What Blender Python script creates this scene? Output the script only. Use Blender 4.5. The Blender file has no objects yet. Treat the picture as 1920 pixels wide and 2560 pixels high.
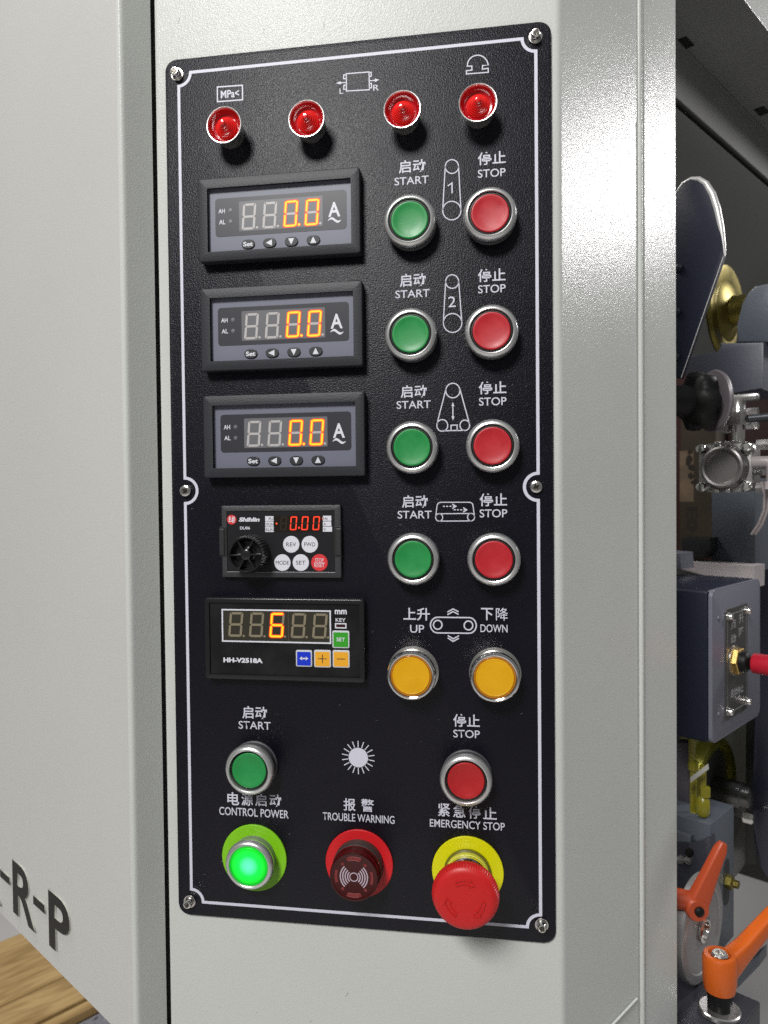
import bpy, bmesh, math, random
from mathutils import Vector, Matrix
random.seed(7)
S = bpy.context.scene
COL = S.collection
PI = math.pi
MM = 0.001
# ------------------------------------------------------------------ camera, light, exposure
FPX = 1900.0
CAM = Vector((196.67, 253.62, 432.55))            # panel frame, mm: x right, y up, z out of the panel
YAW, PIT, ROL = 0.15516, -0.02194, -0.01002
ZF = 1096.4                                       # height of the panel's lower edge above the floor
CR = Matrix.Rotation(YAW, 3, 'Y') @ Matrix.Rotation(PIT, 3, 'X') @ Matrix.Rotation(ROL, 3, 'Z')
P2W = Matrix.Rotation(PI/2, 3, 'X')


def w(p):                                         # panel frame (mm) -> world (m)
    q = P2W @ Vector(p)
    return Vector((q.x, q.y, q.z + ZF)) * MM


cd = bpy.data.cameras.new('camera')
cam = bpy.data.objects.new('camera', cd)
COL.objects.link(cam)
cam.matrix_world = Matrix.Translation(w(CAM)) @ (P2W @ CR).to_4x4()
cd.sensor_fit = 'HORIZONTAL'
cd.sensor_width = 36
cd.lens = 36 * FPX / 1920
cd.clip_start = 0.01
cd.clip_end = 100
cd.dof.use_dof = True
cd.dof.focus_distance = 0.435
cd.dof.aperture_fstop = 22
S.camera = cam

S.view_settings.view_transform = 'Standard'
S.view_settings.look = 'None'
S.view_settings.exposure = 0
S.view_settings.gamma = 1
S.cycles.use_denoising = False
S.cycles.max_bounces = 8
S.cycles.sample_clamp_indirect = 6

wd = bpy.data.worlds.new('World')
S.world = wd
wd.use_nodes = True
nt = wd.node_tree
bg = nt.nodes['Background']
tc = nt.nodes.new('ShaderNodeTexCoord')
sx = nt.nodes.new('ShaderNodeSeparateXYZ')
rp = nt.nodes.new('ShaderNodeValToRGB')
nt.links.new(tc.outputs['Generated'], sx.inputs[0])
mr = nt.nodes.new('ShaderNodeMapRange')
mr.inputs[1].default_value = -1
mr.inputs[2].default_value = 1
nt.links.new(sx.outputs['Z'], mr.inputs[0])
nt.links.new(mr.outputs[0], rp.inputs[0])
cr = rp.color_ramp
cr.elements[0].position = 0.0
cr.elements[0].color = (0.36, 0.34, 0.31, 1)
cr.elements[1].position = 1.0
cr.elements[1].color = (0.50, 0.53, 0.55, 1)
e = cr.elements.new(0.48)
e.color = (0.34, 0.34, 0.335, 1)
nt.links.new(rp.outputs[0], bg.inputs[0])
bg.inputs[1].default_value = 0.36


def lamp(name, pos, target, power, sx_, sy_=None, col=(1, 1, 1), shape='RECTANGLE'):
    ld = bpy.data.lights.new(name, 'AREA')
    ld.shape = 'DISK' if sy_ is None else shape
    ld.size = sx_
    if sy_ is not None:
        ld.size_y = sy_
    ld.energy = power
    ld.color = col
    o = bpy.data.objects.new(name, ld)
    COL.objects.link(o)
    p, t = w(pos), w(target)
    o.location = p
    o.rotation_euler = (t - p).to_track_quat('-Z', 'Y').to_euler()
    return o


lamp('ceiling_spot', (-250, 1080, 880), (110, 300, 0), 3.6, 0.18, col=(1, 0.985, 0.96))
lamp('hall_light_main', (-620, 2600, 2750), (80, 250, 0), 126, 1.0, col=(1, 0.99, 0.975))
lamp('hall_light_right', (1750, 1085, -850), (285, 425, -70), 17, 0.28, 0.28, col=(1, 0.97, 0.98))
lamp('floor_fill_light', (-1700, 2700, -700), (-1300, -1096, -900), 60, 1.2, 0.6, col=(1, 0.98, 0.94))  # added overhead fill that brightens the floor and planks

# ------------------------------------------------------------------ pixel -> place (photo pixels 1920 x 2560)
SN, CS = math.sin(math.radians(35)), math.cos(math.radians(35))
RD = Vector((SN, 0, -CS))                         # machine's depth direction
ND = Vector((CS, 0, SN))                          # machine's side direction
C0 = Vector((229.0, 0, -1.5))                     # corner of the cabinet at the bend


def ray(u, v):
    d = CR @ Vector(((u - 960) / FPX, (1280 - v) / FPX, -1.0))
    return d


def pp(u, v, h=0.0):
    d = ray(u, v)
    return CAM + d * ((h - CAM.z) / d.z)


def on_b(u, v, b):
    d = ray(u, v)
    return CAM + d * ((b - ND.dot(CAM - C0)) / ND.dot(d))


def on_a(u, v, a):
    d = ray(u, v)
    return CAM + d * ((a - RD.dot(CAM - C0)) / RD.dot(d))


def on_y(u, v, y):
    d = ray(u, v)
    return CAM + d * ((y - CAM.y) / d.y)


def mach(a, y, b):
    return C0 + RD * a + ND * b + Vector((0, y, 0))


CROP = {'c1': (380, 20, .37372), 'c2': (900, 20, .3255), 'c3': (400, 680, .36166), 'c4': (900, 660, .3255),
        'c5': (400, 1220, .33755), 'c6': (900, 1200, .3255), 'c7': (420, 1730, .33755), 'c8': (900, 1730, .3255),
        'zm': (480, 400, .27728), 'z3': (490, 1480, .26522), 'z4': (540, 1250, .19891), 'z5': (800, 2080, .12658),
        'z6': (1060, 2080, .13864), 'l6': (0, 2080, .27728)}


def px(c, x, y):
    o = CROP[c]
    return o[0] + x * o[2], o[1] + y * o[2]


def pc(c, x, y, h=0.0):
    return pp(*px(c, x, y), h)


# ------------------------------------------------------------------ materials
MATS = {}


def mat(name, col, rough=0.5, metal=0.0, bump=None, emit=None, estr=1.0, spec=None, coat=0.0, trans=0.0, ior=None,
        vary=None, aniso=None, sss=0.0):
    if name in MATS:
        return MATS[name]
    m = bpy.data.materials.new(name)
    m.use_nodes = True
    n, l = m.node_tree.nodes, m.node_tree.links
    b = n['Principled BSDF']
    b.inputs['Base Color'].default_value = (*col, 1)
    b.inputs['Roughness'].default_value = rough
    b.inputs['Metallic'].default_value = metal
    if spec is not None:
        b.inputs['Specular IOR Level'].default_value = spec
    if ior:
        b.inputs['IOR'].default_value = ior
    b.inputs['Coat Weight'].default_value = coat
    b.inputs['Coat Roughness'].default_value = 0.12
    b.inputs['Transmission Weight'].default_value = trans
    if sss:
        b.inputs['Subsurface Weight'].default_value = sss
        b.inputs['Subsurface Scale'].default_value = 0.003
    if emit:
        b.inputs['Emission Color'].default_value = (*emit, 1)
        b.inputs['Emission Strength'].default_value = estr
    geo = None
    if bump or vary:
        geo = n.new('ShaderNodeNewGeometry')
    if vary:                                      # (scale, amount, roughness amount)
        t = n.new('ShaderNodeTexNoise')
        t.inputs['Scale'].default_value = vary[0]
        t.inputs['Detail'].default_value = 6
        l.new(geo.outputs['Position'], t.inputs['Vector'])
        r = n.new('ShaderNodeMapRange')
        r.inputs[1].default_value = .3
        r.inputs[2].default_value = .7
        r.inputs[3].default_value = 1 - vary[1]
        r.inputs[4].default_value = 1 + vary[1]
        l.new(t.outputs['Fac'], r.inputs[0])
        mx = n.new('ShaderNodeMix')
        mx.data_type = 'RGBA'
        mx.blend_type = 'MULTIPLY'
        mx.inputs[0].default_value = 1
        mx.inputs[6].default_value = (*col, 1)
        l.new(r.outputs[0], mx.inputs[7])
        l.new(mx.outputs[2], b.inputs['Base Color'])
        if len(vary) > 2:
            r2 = n.new('ShaderNodeMapRange')
            r2.inputs[1].default_value = .3
            r2.inputs[2].default_value = .7
            r2.inputs[3].default_value = max(.02, rough - vary[2])
            r2.inputs[4].default_value = rough + vary[2]
            l.new(t.outputs['Fac'], r2.inputs[0])
            l.new(r2.outputs[0], b.inputs['Roughness'])
    if bump:                                      # list of (scale, distance mm)
        prev = None
        for sc, dist in bump:
            t = n.new('ShaderNodeTexNoise')
            t.inputs['Scale'].default_value = sc
            t.inputs['Detail'].default_value = 2.5
            t.inputs['Roughness'].default_value = .55
            l.new(geo.outputs['Position'], t.inputs['Vector'])
            bn = n.new('ShaderNodeBump')
            bn.inputs['Strength'].default_value = 1
            bn.inputs['Distance'].default_value = dist * MM
            l.new(t.outputs['Fac'], bn.inputs['Height'])
            if prev:
                l.new(prev.outputs[0], bn.inputs['Normal'])
            prev = bn
        l.new(prev.outputs[0], b.inputs['Normal'])
    MATS[name] = m
    return m


PAINT = mat('powder_coat_grey', (.50, .515, .485), .23, bump=[(1100, .155), (120, .06)], vary=(9, .03, .03), spec=.12)
PAINT_L = mat('smooth_coat_grey', (.47, .47, .447), .42, bump=[(700, .08), (60, .1)], vary=(6, .02))
PLATE = mat('panel_black', (.0036, .0030, .0075), .38, bump=[(1150, .30)], vary=(12, .15, .05), spec=.27)
PLATE_EDGE = mat('plate_edge_metal', (.30, .30, .31), .4, metal=.8)
INK = mat('white_print', (.56, .56, .64), .5)
SILVER = mat('satin_silver', (.70, .70, .69), .30, metal=.85, bump=[(2600, .012)])
CHROME = mat('chrome', (.82, .81, .79), .09, metal=1.0)
CHROME_R = mat('chrome_worn', (.78, .76, .72), .2, metal=1.0, bump=[(900, .06)])
BLACKP = mat('black_plastic', (.018, .018, .02), .45, bump=[(1300, .06)])
COLLAR = mat('dark_grey_collar', (.05, .05, .055), .42)
GAP = mat('black_gap', (.006, .007, .006), .5)
METERF = mat('meter_frame_plastic', (.026, .027, .032), .48, bump=[(1000, .16)], spec=.3)
METERF2 = mat('gloss_black_frame', (.012, .012, .013), .22, bump=[(1500, .02)])
SLATE = mat('meter_slate_face', (.135, .14, .185), .42, vary=(30, .04))
SMOKE = mat('smoked_window', (.028, .028, .036), .35)
WINDOW = mat('display_window', (.135, .135, .145), .30)
WINDOW2 = mat('display_window_dark', (.033, .030, .022), .25)
SEG_OFF = mat('segment_unlit', (.42, .40, .39), .4)
SEG_OFF2 = mat('segment_unlit_beige', (.21, .18, .12), .4)
SEG_GHOST = mat('segment_ghost', (.02, .012, .006), .4)
SEG_ON = mat('segment_lit_amber', (.1, .03, .0), .5, emit=(1.0, .50, .010), estr=1.5)
SEG_RIM = mat('segment_lit_rim', (.1, .01, .0), .5, emit=(1.0, .045, .008), estr=1.15)
SEG_RED = mat('segment_lit_red', (.1, .005, .0), .5, emit=(1.0, .045, .012), estr=1.15)
GREEN = mat('green_cap', (.012, .235, .052), .44, vary=(110, .07, .09), bump=[(1500, .035)], sss=.05)
RED = mat('red_cap', (.43, .012, .020), .44, vary=(110, .07, .09), bump=[(1500, .035)], sss=.05)
RED2 = mat('red_cap_dark', (.38, .009, .011), .42, vary=(110, .07, .09), bump=[(1500, .03)])
AMBER = mat('amber_lens', (.68, .345, .002), .28, coat=.4, vary=(90, .05, .08))
AMBER_R = mat('amber_rim', (.42, .15, .004), .2, coat=.5)
RUBY = mat('ruby_lens', (.38, .004, .008), .16, coat=.6)
RUBY_IN = mat('ruby_core', (.72, .010, .008), .13, coat=1.0, sss=.1)
LIME = mat('green_disc', (.19, .50, .006), .38, bump=[(1500, .02)])
REDDISC = mat('red_disc', (.55, .008, .012), .40, bump=[(1500, .02)])
YELLOW = mat('yellow_disc', (.62, .60, .0), .36, bump=[(1500, .02)])
MUSH = mat('mushroom_red', (.50, .014, .014), .40, bump=[(1100, .03)], spec=.35)
BUZZ = mat('smoked_red_plastic', (.040, .003, .003), .22, coat=.15, spec=.35)
BUZZ_S = mat('smoked_red_side', (.060, .010, .009), .3)
BUZZ_IN = mat('deep_red_inset', (.16, .004, .004), .2, coat=.8)
LABELW = mat('white_label', (.62, .63, .68), .45)
KEYRED = mat('red_key', (.62, .03, .035), .45)
INKD = mat('dark_print', (.02, .02, .03), .5)
BLUEK = mat('blue_key', (.005, .03, .52), .4)
GREENK = mat('green_key', (.03, .30, .015), .4)
ORANK = mat('orange_key', (.75, .36, .02), .4)
NAVY = mat('navy_paint', (.008, .010, .022), .45, spec=.25, bump=[(300, .10)])
NAVY_L = mat('slate_paint', (.125, .128, .160), .38, bump=[(260, .12)])
NAVY_G = mat('blue_grey_paint', (.072, .084, .102), .4, bump=[(220, .15)])
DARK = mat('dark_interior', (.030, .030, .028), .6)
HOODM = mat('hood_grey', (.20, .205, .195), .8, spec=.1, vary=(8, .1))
STEEL = mat('steel', (.42, .41, .40), .28, metal=.9, vary=(60, .15, .1))
ALU = mat('cast_aluminium', (.36, .355, .34), .36, metal=.85, bump=[(500, .1)])
BRASS = mat('zinc_brass', (.17, .14, .032), .36, metal=.85, vary=(25, .45, .08))
BRASS2 = mat('brass_nut_metal', (.62, .42, .14), .25, metal=.95)
YFIT = mat('yellow_fitting', (.22, .20, .010), .35, coat=.2)
ORANGE = mat('orange_lever', (.52, .095, .008), .36, bump=[(700, .05)], coat=.1)
ORANGE_D = mat('orange_red_lever', (.38, .055, .016), .4, bump=[(700, .05)])
RUBBER = mat('black_rubber', (.005, .005, .005), .5, spec=.25)
CARD = mat('cardboard', (.034, .024, .013), .8, vary=(30, .15))
MAROON = mat('dark_red_panel', (.030, .006, .004), .6)
HOSE = mat('white_hose', (.27, .24, .24), .35)
PINKG = mat('pinkish_grey_cap', (.11, .095, .105), .4)
SHELF = mat('white_shelf', (.42, .38, .38), .5)
ETCH = mat('etched_plate', (.075, .075, .073), .35, metal=.5, vary=(200, .1))
SIDE_L = mat('letter_side_white', (.40, .40, .36), .3)
LETTER = mat('letter_black_chrome', (.010, .009, .007), .35, spec=.12)


def radial_green():
    m = bpy.data.materials.new('lit_green_lens')
    m.use_nodes = True
    n, l = m.node_tree.nodes, m.node_tree.links
    b = n['Principled BSDF']
    b.inputs['Base Color'].default_value = (0, .25, .01, 1)
    b.inputs['Roughness'].default_value = .3
    t = n.new('ShaderNodeTexCoord')
    ln = n.new('ShaderNodeVectorMath')
    ln.operation = 'LENGTH'
    l.new(t.outputs['Object'], ln.inputs[0])
    r = n.new('ShaderNodeMapRange')
    r.inputs[1].default_value = .0111
    r.inputs[2].default_value = .0152
    l.new(ln.outputs['Value'], r.inputs[0])
    c = n.new('ShaderNodeValToRGB')
    c.color_ramp.elements[0].color = (.13, 1.0, .55, 1)
    c.color_ramp.elements[0].position = .0
    c.color_ramp.elements[1].color = (.0, .48, .008, 1)
    c.color_ramp.elements[1].position = 1
    e2 = c.color_ramp.elements.new(.38)
    e2.color = (.0, .90, .07, 1)
    l.new(r.outputs[0], c.inputs[0])
    l.new(c.outputs[0], b.inputs['Emission Color'])
    b.inputs['Emission Strength'].default_value = 1.2
    return m


LITGREEN = radial_green()


def wood():
    m = bpy.data.materials.new('oak_laminate')
    m.use_nodes = True
    n, l = m.node_tree.nodes, m.node_tree.links
    b = n['Principled BSDF']
    b.inputs['Roughness'].default_value = .45
    t = n.new('ShaderNodeTexCoord')
    mp = n.new('ShaderNodeMapping')
    mp.inputs['Scale'].default_value = (3, 1, 26)
    l.new(t.outputs['Object'], mp.inputs[0])
    no = n.new('ShaderNodeTexNoise')
    no.inputs['Scale'].default_value = 1.6
    no.inputs['Detail'].default_value = 8
    no.inputs['Distortion'].default_value = 1.2
    l.new(mp.outputs[0], no.inputs['Vector'])
    c = n.new('ShaderNodeValToRGB')
    c.color_ramp.elements[0].color = (.30, .18, .065, 1)
    c.color_ramp.elements[0].position = .3
    c.color_ramp.elements[1].color = (.56, .38, .165, 1)
    c.color_ramp.elements[1].position = .65
    l.new(no.outputs['Fac'], c.inputs[0])
    l.new(c.outputs[0], b.inputs['Base Color'])
    return m


WOOD = wood()

# ------------------------------------------------------------------ mesh helpers (mm in, m out)


def obj(name, bm, m, parent=None, smooth=None, label=None):
    me = bpy.data.meshes.new(name)
    bmesh.ops.scale(bm, vec=(MM, MM, MM), verts=bm.verts)
    bmesh.ops.recalc_face_normals(bm, faces=bm.faces) if smooth is not None else None
    bm.to_mesh(me)
    bm.free()
    for k in (m if isinstance(m, (list, tuple)) else [m]):
        me.materials.append(k)
    if smooth:
        for p in me.polygons:
            p.use_smooth = True
        me.set_sharp_from_angle(angle=math.radians(smooth))
    o = bpy.data.objects.new(name, me)
    COL.objects.link(o)
    if parent:
        o.parent = parent
    if label:
        o['label'] = label
    return o


def thing(name, label, cat, pos, th=0.0, group=None):
    o = bpy.data.objects.new(name, None)
    o.empty_display_size = .01
    COL.objects.link(o)
    o.matrix_world = Matrix.Translation(w(pos)) @ (P2W @ Matrix.Rotation(math.radians(th), 3, 'Y')).to_4x4()
    o['label'] = label
    o['category'] = cat
    if group:
        o['group'] = group
    return o


def lathe(prof, seg=64, axis='z', bm=None, c=(0, 0, 0), mi=0):
    bm = bm or bmesh.new()
    rings = []
    for r, z in prof:
        if r < 1e-6:
            rings.append([bm.verts.new((0, 0, z))])
        else:
            rings.append([bm.verts.new((r * math.cos(2 * PI * k / seg), r * math.sin(2 * PI * k / seg), z)) for k in range(seg)])
    fs = []
    for A, B in zip(rings, rings[1:]):
        for k in range(seg):
            k2 = (k + 1) % seg
            if len(A) == 1 and len(B) == 1:
                continue
            if len(A) == 1:
                fs.append(bm.faces.new((A[0], B[k2], B[k])))
            elif len(B) == 1:
                fs.append(bm.faces.new((A[k], A[k2], B[0])))
            else:
                fs.append(bm.faces.new((A[k], A[k2], B[k2], B[k])))
    for f in fs:
        f.material_index = mi
    vs = [v for R in rings for v in R]
    if axis == 'y':
        bmesh.ops.rotate(bm, cent=(0, 0, 0), matrix=Matrix.Rotation(-PI / 2, 3, 'X'), verts=vs)
    elif axis == 'x':
        bmesh.ops.rotate(bm, cent=(0, 0, 0), matrix=Matrix.Rotation(PI / 2, 3, 'Y'), verts=vs)
    bmesh.ops.translate(bm, vec=c, verts=vs)
    return bm


def box(x0, x1, y0, y1, z0, z1, bev=0, seg=2, bm=None):
    own = bm is None
    bm = bm or bmesh.new()
    r = bmesh.ops.create_cube(bm, size=1, matrix=Matrix.Translation(((x0 + x1) / 2, (y0 + y1) / 2, (z0 + z1) / 2)) @ Matrix.Diagonal((x1 - x0, y1 - y0, z1 - z0, 1)))
    if bev:
        es = list({e for v in r['verts'] for e in v.link_edges})
        bmesh.ops.bevel(bm, geom=es, offset=bev, segments=seg, affect='EDGES', profile=.5)
    return bm


def prism(pts, z0, z1, bev=0, bm=None, seg=2):
    bm = bm or bmesh.new()
    area = sum(a[0] * b[1] - b[0] * a[1] for a, b in zip(pts, pts[1:] + pts[:1]))
    if area < 0:
        pts = pts[::-1]
    A = [bm.verts.new((x, y, z0)) for x, y in pts]
    B = [bm.verts.new((x, y, z1)) for x, y in pts]
    n = len(pts)
    bm.faces.new(A[::-1])
    top = bm.faces.new(B)
    for k in range(n):
        bm.faces.new((A[k], A[(k + 1) % n], B[(k + 1) % n], B[k]))
    if bev:
        bmesh.ops.bevel(bm, geom=list(top.edges), offset=bev, segments=seg, affect='EDGES', profile=.5)
    return bm


def rrect(cx, cy, wd_, ht, r, n=6):
    pts = []
    for sx2, sy2, a0 in ((1, 1, 0), (-1, 1, 90), (-1, -1, 180), (1, -1, 270)):
        for k in range(n + 1):
            a = math.radians(a0 + 90 * k / n)
            pts.append((cx + sx2 * (wd_ / 2 - r) + r * math.cos(a), cy + sy2 * (ht / 2 - r) + r * math.sin(a)))
    return pts


def circ(cx, cy, r, n=40, a0=0, a1=360, ry=None):
    full = abs(a1 - a0) >= 360
    m = n if full else n + 1
    return [(cx + r * math.cos(math.radians(a0 + (a1 - a0) * k / n)), cy + (ry or r) * math.sin(math.radians(a0 + (a1 - a0) * k / n))) for k in range(m)]


def frame_ring(outer, inner, z0, z1, zi, bev, bm=None):
    """rectangular frame: outer and inner loops with equal counts, inner wall going down to zi"""
    bm = bm or bmesh.new()
    n = len(outer)

    def loop(p, z):
        return [bm.verts.new((x, y, z)) for x, y in p]

    def shrink(p, d):
        cx = sum(q[0] for q in p) / n
        cy = sum(q[1] for q in p) / n
        return [(x - math.copysign(d, x - cx), y - math.copysign(d, y - cy)) for x, y in p]
    L = [loop(outer, z0), loop(outer, z1 - bev), loop(shrink(outer, bev * .35), z1 - bev * .3), loop(shrink(outer, bev), z1),
         loop(shrink(inner, -bev), z1), loop(shrink(inner, -bev * .3), z1 - bev * .3), loop(inner, z1 - bev), loop(inner, zi)]
    for A, B in zip(L, L[1:]):
        for k in range(n):
            bm.faces.new((A[k], A[(k + 1) % n], B[(k + 1) % n], B[k]))
    return bm


def ribbon(bm, pts, wid, closed=False, z=0.0):
    P = [Vector(p[:2]) for p in pts]
    n = len(P)
    L, Rr = [], []
    for k in range(n):
        a = P[(k - 1) % n] if (closed or k > 0) else None
        b = P[(k + 1) % n] if (closed or k < n - 1) else None
        d1 = (P[k] - a).normalized() if a is not None else None
        d2 = (b - P[k]).normalized() if b is not None else None
        if d1 is None:
            d1 = d2
        if d2 is None:
            d2 = d1
        t = (d1 + d2)
        if t.length < 1e-4:
            t = d1
        t.normalize()
        nn = Vector((-t.y, t.x))
        m = 1 / max(.45, nn.dot(Vector((-d1.y, d1.x))))
        L.append(bm.verts.new((*(P[k] + nn * wid / 2 * m), z)))
        Rr.append(bm.verts.new((*(P[k] - nn * wid / 2 * m), z)))
    for k in range(n if closed else n - 1):
        j = (k + 1) % n
        bm.faces.new((L[k], Rr[k], Rr[j], L[j]))
    return bm


def disc(bm, cx, cy, r, z, n=32, ry=None):
    bm.faces.new([bm.verts.new((x, y, z)) for x, y in circ(cx, cy, r, n, ry=ry)])
    return bm


def poly(bm, pts, z):
    area = sum(a[0] * b[1] - b[0] * a[1] for a, b in zip(pts, pts[1:] + pts[:1]))
    if area < 0:
        pts = pts[::-1]
    bm.faces.new([bm.verts.new((x, y, z)) for x, y in pts])
    return bm


def tube(pts, r, seg=12, bm=None, cap=True):
    bm = bm or bmesh.new()
    P = [Vector(p) for p in pts]
    rr = r if isinstance(r, (list, tuple)) else [r] * len(P)
    rings = []
    up = Vector((0.13, 0.21, 1)).normalized()
    for k, p in enumerate(P):
        a, b = P[max(0, k - 1)], P[min(len(P) - 1, k + 1)]
        t = (b - a).normalized()
        x = t.cross(up).normalized()
        y = t.cross(x)
        rings.append([bm.verts.new(p + (x * math.cos(2 * PI * i / seg) + y * math.sin(2 * PI * i / seg)) * rr[k]) for i in range(seg)])
    for A, B in zip(rings, rings[1:]):
        for i in range(seg):
            bm.faces.new((A[i], A[(i + 1) % seg], B[(i + 1) % seg], B[i]))
    if cap:
        bm.faces.new(rings[0][::-1])
        bm.faces.new(rings[-1])
    return bm


DG = None


def text_bm(body, x, y, wd_, ht, z, bold=0.0, shear=0.0, depth=0.0, rot=0.0, spacing=1.0):
    """flat lettering fitted to a box centred on x, y"""
    c = bpy.data.curves.new('lettering', 'FONT')
    c.body = body
    c.size = 1
    c.offset = bold
    c.shear = shear
    c.space_character = spacing
    c.resolution_u = 5
    if depth:
        c.extrude = .05
    o = bpy.data.objects.new('lettering', c)
    COL.objects.link(o)
    bpy.context.view_layer.update()
    me = o.evaluated_get(bpy.context.evaluated_depsgraph_get()).to_mesh()
    bm = bmesh.new()
    bm.from_mesh(me)
    bpy.data.objects.remove(o)
    bpy.data.curves.remove(c)
    xs = [v.co.x for v in bm.verts]
    ys = [v.co.y for v in bm.verts]
    zs = [v.co.z for v in bm.verts]
    cx, cy = (min(xs) + max(xs)) / 2, (min(ys) + max(ys)) / 2
    kx = wd_ / (max(xs) - min(xs))
    ky = ht / (max(ys) - min(ys)) if ht else kx
    z0 = min(zs)
    kz = depth / (max(zs) - z0) if depth else 1
    for v in bm.verts:
        a, b = (v.co.x - cx) * kx, (v.co.y - cy) * ky
        v.co = Vector((x + a * math.cos(rot) - b * math.sin(rot), y + a * math.sin(rot) + b * math.cos(rot), z + (v.co.z - z0) * kz))
    return bm


def text(body, x, y, wd_, ht, z, m, parent, name='lettering', **kw):
    return obj(name, text_bm(body, x, y, wd_, ht, z, **kw), m, parent)


# ================================================================== CABINET
PW, PH = 224.56, 513.25
TOP, BOT = 660, -160


def extrude_profile(prof, y0, y1, bm=None):
    bm = bm or bmesh.new()
    dense = [prof[0]]                             # support points keep the flats flat beside the rounded bends
    for p_, q_ in zip(prof, prof[1:]):
        l_ = math.dist(p_, q_)
        if l_ > 8:
            for f_ in (.6 / l_, 1.2 / l_, 1 - 1.2 / l_, 1 - .6 / l_):
                dense.append((p_[0] + (q_[0] - p_[0]) * f_, p_[1] + (q_[1] - p_[1]) * f_))
        if l_ > 1e-5:
            dense.append(q_)
    prof = dense
    A = [bm.verts.new((x, y0, z)) for x, z in prof]
    B = [bm.verts.new((x, y1, z)) for x, z in prof]
    for k in range(len(prof) - 1):
        bm.faces.new((A[k], A[k + 1], B[k + 1], B[k]))
    return bm


def fillet(p0, p1, p2, r, n=6):
    a, b, c = Vector(p0), Vector(p1), Vector(p2)
    d1, d2 = (a - b).normalized(), (c - b).normalized()
    ang = d1.angle(d2)
    t = r / math.tan(ang / 2)
    s, e_ = b + d1 * t, b + d2 * t
    out = []
    for k in range(n + 1):
        u = k / n
        out.append(tuple((1 - u) ** 2 * s + 2 * u * (1 - u) * b + u * u * e_))
    return out


def mz(a, b):
    p = mach(a, 0, b)
    return (p.x, p.z)


cab = thing('machine_cabinet', 'light grey powder coated machine cabinet that carries the black control panel', 'machine cabinet', (0, 0, 0))
SEAMX = -7.3
prof = [(SEAMX, -30)] + fillet((SEAMX, -30), (SEAMX, -1.5), (100, -1.5), 1.6, 4) + fillet((0, -1.5), (C0.x, -1.5), mz(100, 0), 4.5, 8)
prof += [mz(95.8, 0), mz(95.8, 0)]
bm = extrude_profile(prof, BOT, TOP)
obj('front_sheet', bm, PAINT, cab, smooth=50)
# raised edge of the side sheet and the overlapping flange behind it
bm = extrude_profile([mz(95.4, -.6), mz(95.6, .5), mz(96.0, 1.5), mz(96.8, 2.1), mz(97.8, 2.1), mz(98.8, 1.6), mz(99.2, .8), mz(99.6, .3)], BOT, 492)
obj('edge_strip', bm, PAINT, cab, smooth=60)
bm = extrude_profile([mz(95.6, -.6), mz(95.8, .6), mz(96.4, 1.3), mz(97.2, 1.6), mz(98.2, 1.3), mz(98.8, .6), mz(99.2, .3)], 490, TOP)
obj('edge_strip', bm, PAINT, cab, smooth=60)
bm = extrude_profile([mz(99.3, .28), mz(103.5, .28), mz(103.9, .02), mz(104.3, .28)] + fillet(mz(104.3, .28), mz(153.9, .28), mz(153.9, -30), 1.0, 4) + [mz(153.9, -60)], BOT, TOP)
obj('side_flange', bm, PAINT, cab, smooth=40)
p1, p2 = on_b(1592, 2497, 1.2), on_b(1520, 2574, 1.2)
obj('corner_rib', tube([p1, (p1 + p2) / 2 + Vector((0, 0, 0)), p2], .9, 8), PAINT, cab, smooth=60)
# chips and rub marks in the paint
for side in range(2):
    bmx = bmesh.new()
    for k in range(26):
        a_, y_ = (random.uniform(4, 92), random.uniform(-70, 560)) if k < 16 else (random.uniform(106, 150), random.uniform(-70, 300))
        ang_ = random.uniform(.9, 1.9)
        l_, wdt = random.choice((.4, .6, 1.0, 3.2)), random.uniform(.10, .28)
        z_ = .02 if k < 16 else .33
        if side:
            c_ = Vector((random.uniform(2, 220), random.choice((random.uniform(-75, -6), random.uniform(520, 580))), -1.45))
            d1_, d2_ = Vector((1, 0, 0)), Vector((0, 1, 0))
        else:
            c_ = mach(a_, y_, z_)
            d1_, d2_ = RD, Vector((0, 1, 0))
        u_ = d1_ * math.cos(ang_) + d2_ * math.sin(ang_)
        v__ = d1_ * -math.sin(ang_) + d2_ * math.cos(ang_)
        bmx.faces.new([bmx.verts.new(c_ + u_ * (l_ / 2 * p_) + v__ * (wdt / 2 * q_)) for p_, q_ in ((-1, -1), (1, -1), (1, 1), (-1, 1))])
    o = obj('paint_marks', bmx, mat('mark_grey', (.20, .20, .19), .7) if side else mat('mark_pale', (.62, .63, .60), .5), cab)
    o['kind'] = 'stuff'
# sheet with the shade of the door-to-cabinet slot put into its colour
bm = extrude_profile([(SEAMX - 16, -7.5), (SEAMX + .3, -7.5)], BOT, TOP)
obj('slot_shade_sheet', bm, mat('slot_shade_grey', (.035, .035, .033), .6), cab)

# ================================================================== DOOR (left box)
door = thing('cabinet_door', 'tall light grey cabinet door on the left carrying raised dark letters', 'door', (0, 0, 0))
SX, SZ = SEAMX - 2.3, -1.5
near = Vector((SX - RD.x * 20.4, SZ - RD.z * 20.4))
far_ret = Vector((SX + RD.x * 18, SZ + RD.z * 18))
LD = Vector((-CS, -SN))
far_face = near + LD * 900
far_ret = Vector((SX, SZ))
bend = fillet((SX, SZ), tuple(near), tuple(far_face), 3.2, 8)
prof = [(SX - 6, SZ - 9), (SX - .8, SZ - .8), (SX, SZ)] + bend
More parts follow.
